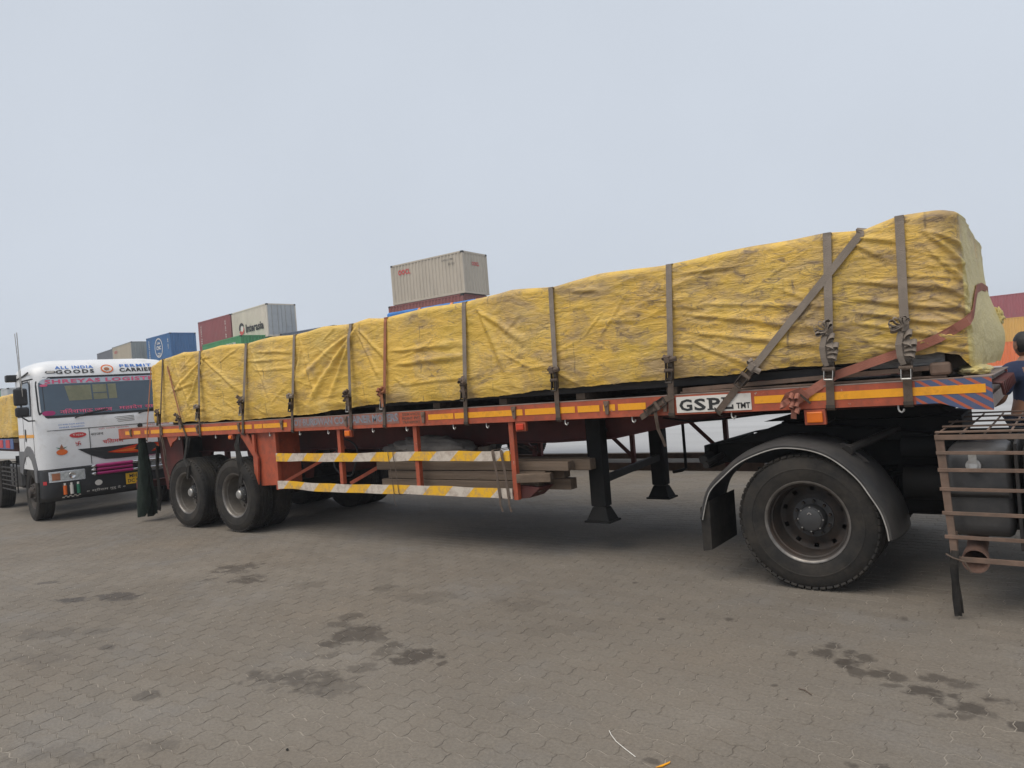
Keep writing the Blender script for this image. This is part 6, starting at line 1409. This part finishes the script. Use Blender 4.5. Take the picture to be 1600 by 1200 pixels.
for x, w in ((-11.0, 'leftmost'), (-10.05, 'second from left'), (-9.35, 'third from left'), (-8.55, 'fourth from left')):
    pts = [(x, 11.5, 1.40), (x, 11.48, 2.5)]
    for y in np.linspace(11.56, 13.8, 8):
        h = BV2.ray_cast(Vector((x, y, 5)), Vector((0, 0, -1)), 5); pts.append((x, y, (h[0].z if h[0] else 3.8)+.012))
    pts[1] = (x, 11.47, 3.52); pts += [(x, 13.93, 3.4), (x, 13.93, 1.4)]
    o = MB().ribbon(pts, (1, 0, 0), .07, .006).build('lashing_strap', MT['orangestrap']); tag(o, 'orange strap over the blue load behind, %s of four' % w, 'strap', 'orange straps over the blue load')

# ------------------------------------------------------------------ thin evening haze over the yard
hz = MB(); hz.box(-905, 905, -305, 1505, -1.0, 13.6); ho = hz.build('haze', None); ho['kind'] = 'stuff'; ho['label'] = 'thin pale evening haze over the whole yard'; ho['category'] = 'haze'
hm = bpy.data.materials.new('haze_air'); hm.use_nodes = True; hn = hm.node_tree; hn.nodes.clear()
hv_ = hn.nodes.new('ShaderNodeVolumePrincipled'); hv_.inputs['Color'].default_value = (.86, .90, .96, 1); hv_.inputs['Density'].default_value = 0.0013; hv_.inputs['Anisotropy'].default_value = 0.0
hou = hn.nodes.new('ShaderNodeOutputMaterial'); hn.links.new(hv_.outputs[0], hou.inputs['Volume']); ho.data.materials.append(hm)
# ------------------------------------------------------------------ person standing at the front of the trailer
def skin_body(name, joints, edges, mat, parent=None, sub=2):
    me = bpy.data.meshes.new(name); me.from_pydata([j[0] for j in joints], edges, []); me.update()
    o = bpy.data.objects.new(name, me); COL.objects.link(o)
    md = o.modifiers.new('skin', 'SKIN'); md.use_smooth_shade = True
    for i, j in enumerate(joints):
        sv = me.skin_vertices[0].data[i]; sv.radius = (j[1], j[2] if len(j) > 2 else j[1]); sv.use_root = (i == 0)
    s = o.modifiers.new('sub', 'SUBSURF'); s.levels = sub; s.render_levels = sub
    dg = bpy.context.evaluated_depsgraph_get(); m2 = bpy.data.meshes.new_from_object(o.evaluated_get(dg)); bpy.data.objects.remove(o)
    m2.materials.clear(); m2.materials.append(mat); m2.shade_smooth()
    return link(name, m2, parent)
pr = thing('person', 'person with short black hair in navy shirt at the right edge', 'person', (0, 0, 0), local=True)
# local frame: +x faces forward
J = [((0, 0, .98), .15, .12), ((0, 0, 1.15), .14, .115), ((0, 0, 1.33), .165, .12), ((0, 0, 1.46), .12, .09), ((.01, 0, 1.54), .058), ((.015, 0, 1.585), .055),
     ((0, .10, .93), .095), ((.01, .105, .52), .062), ((-.01, .11, .10), .045), ((.12, .12, .035), .038), ((0, -.10, .93), .095), ((.01, -.105, .52), .062), ((-.01, -.11, .10), .045), ((.12, -.12, .035), .038),
     ((0, .19, 1.43), .062), ((.02, .25, 1.16), .046), ((.22, .22, 1.10), .036), ((.27, .215, 1.10), .03), ((0, -.19, 1.43), .062), ((.03, -.25, 1.16), .046), ((.24, -.20, 1.12), .036), ((.29, -.195, 1.12), .03)]
E_ = [(0, 1), (1, 2), (2, 3), (3, 4), (4, 5), (0, 6), (6, 7), (7, 8), (8, 9), (0, 10), (10, 11), (11, 12), (12, 13), (3, 14), (14, 15), (15, 16), (16, 17), (3, 18), (18, 19), (19, 20), (20, 21)]
skin_body('body', J, E_, MT['skin'], pr)
shirt = [((0, 0, .90), .17, .135), ((0, 0, 1.15), .16, .13), ((0, 0, 1.33), .18, .135), ((0, 0, 1.46), .15, .115), ((0, .19, 1.435), .095), ((.015, .245, 1.19), .078), ((0, -.19, 1.435), .095), ((.02, -.245, 1.19), .078), ((.005, 0, 1.535), .085, .08)]
skin_body('shirt', shirt, [(0, 1), (1, 2), (2, 3), (3, 4), (4, 5), (3, 6), (6, 7), (3, 8)], MT['navy'], pr)
tro = [((0, 0, .98), .155, .125), ((0, .10, .90), .105), ((.01, .105, .52), .078), ((-.01, .11, .09), .066), ((0, -.10, .90), .105), ((.01, -.105, .52), .078), ((-.01, -.11, .09), .066)]
skin_body('trousers', tro, [(0, 1), (1, 2), (2, 3), (0, 4), (4, 5), (5, 6)], MT['jeans'], pr)
def head_mesh():
    n = 28; V = []
    for i in range(n+1):
        a = math.pi*i/n
        for k in range(n):
            b = 2*math.pi*k/n; x, y, z = math.sin(a)*math.cos(b), math.sin(a)*math.sin(b), math.cos(a)
            X = .096*x; Y = .075*y; Z = .122*z
            if z < 0: Y *= 1-.28*(-z)**1.4; X *= 1-.10*(-z)
            if x > .5 and z < .1: X += .008*(x-.5)                                    # face plane
            if x > .85 and -.42 < z < .10: X += .022*math.exp(-(y/.16)**2)*(1-abs((z+.22)/.34)) # nose
            if x > .6 and -.05 < z < .22: X -= .008*math.exp(-((abs(y)-.36)/.16)**2)*math.exp(-((z-.06)/.09)**2)  # eye sockets
            if x > .7 and -.66 < z < -.45: X += .006*math.exp(-(y/.25)**2)            # lips
            V.append((X+.025, Y, Z+1.675))
    F = [(i*n+k, i*n+(k+1) % n, (i+1)*n+(k+1) % n, (i+1)*n+k) for i in range(n) for k in range(n)]
    return V, F
V, F = head_mesh(); m = MB().add(V, F); hd = m.build('head', MT['skin'], pr, smooth=True, ang=80)
for s in (-1, 1):
    MB().lathe([(0, -.006), (.022, -.004), (.028, .004), (.02, .006), (0, .0)], (.015, s*.078, 1.665), 14, 'y', s).build('ear', MT['skin'], hd, smooth=True)
    MB().lathe([(0, 0), (.011, .004), (.008, .010), (0, .012)], (.104, s*.030, 1.685), 12, 'x').build('eye', MT['ink'], hd, smooth=True)
MB().bar((.118, -.025, 1.607), (.118, .025, 1.607), .004, .006).build('mouth', MT['red'], hd)
hv = []
for (x, y, z) in V:
    c = Vector((.025, 0, 1.675)); d_ = Vector((x, y, z))-c; q = 1.09+.03*math.sin(x*240)*math.sin(y*210)
    hv.append(tuple(c+d_*q+Vector((-.004, 0, .006))))
keep = [f for f in F if all((hv[i][2] > 1.715 or (hv[i][0] < .02 and hv[i][2] > 1.60)) for i in f)]
m = MB(); m.add(hv, keep); m.build('hair', MT['hair'], hd, smooth=True, ang=80)
def hand(s, c):
    c = Vector(c); jm = MB(); jm.obox(c+Vector((.045, 0, 0)), (.042, 0, 0), (0, .014, 0), (0, 0, .038))
    for k, L_ in enumerate((.062, .072, .068, .054)):
        z = .028-.019*k; p = c+Vector((.085, 0, z)); jm.tube([p, p+Vector((L_*.5, s*.008, 0)), p+Vector((L_*.85, s*.026, -.002)), p+Vector((L_, s*.045, -.004))], [.0095, .009, .008, .006], 8)
    jm.tube([c+Vector((.02, 0, .035)), c+Vector((.05, s*.012, .058)), c+Vector((.085, s*.02, .062))], [.012, .011, .008], 8)
    return jm.build('hand', MT['skin'], pr, smooth=True, ang=70)
hand(-1, (.265, .215, 1.10)); hand(1, (.285, -.195, 1.12))
for s in (-1, 1):
    m = MB(); m.prism([(-.07, .0), (.19, .0), (.20, .03), (.13, .06), (.06, .09), (-.06, .09), (-.08, .04)], s*.115-.045, s*.115+.045); m.build('shoe', MT['ink'], pr, bevel=.02)
pr.location = (-0.17, 8.95, 0); pr.rotation_euler = (0, 0, R(125)); pr.scale = (1.03, 1.03, 1.03)

# ------------------------------------------------------------------ litter on the paving
o = MB().tube([(-1.813, 2.997, .004), (-1.783, 2.962, .006), (-1.733, 2.919, .005), (-1.673, 2.884, .004), (-1.591, 2.838, .004)], .0022, 6).build('string', MT['signwhite'], None, smooth=True); tag(o, 'white bent piece of string lying on the paving', 'string')

o = MB().prism([(-1.475, 2.80), (-1.455, 2.84), (-1.440, 2.875), (-1.436, 2.86), (-1.452, 2.82)], .003, .006, plane='xy').build('leaf', MT['tape'], None); tag(o, 'small yellow leaf on the paving at the bottom edge', 'leaf')
o = MB().tube([(-1.157, 3.854, .004), (-1.122, 3.845, .006), (-1.081, 3.806, .004)], .003, 6).build('twig', MT['strap_dark'], None); tag(o, 'short dark twig on the paving right of centre', 'twig')
prs2 = random.Random(5)
for k, (x, y, lab) in enumerate([(-1.18, 3.71, 'pale pebble near the dark twig on the paving'), (-4.51, 2.56, 'pale pebble between the oil stains at the left'), (-3.12, 2.10, 'dark pebble near the bottom edge left of centre'), (-0.66, 3.82, 'small pebble beside the oil trail at the right'), (-3.36, 1.82, 'yellowish pebble at the bottom edge at the left'), (-9.40, 5.20, 'tiny pale pebble in front of the rear trailer wheels'), (-1.28, 4.05, 'small pebble left of the oil trail')]):
    r = prs2.uniform(.004, .008); m = MB(); m.lathe([(0, -r*.7), (r*.8, -r*.45), (r, 0), (r*.7, r*.5), (0, r*.65)], (x, y, r*.7), 9, 'z')
    m.v = [(a+prs2.uniform(-.2, .2)*r, b+prs2.uniform(-.2, .2)*r, c) for a, b, c in m.v]
    o = m.build('pebble', MT['dark'] if 'dark pebble' in lab else MT['strap'], None, smooth=True); tag(o, lab, 'pebble', 'pebbles on the paving')
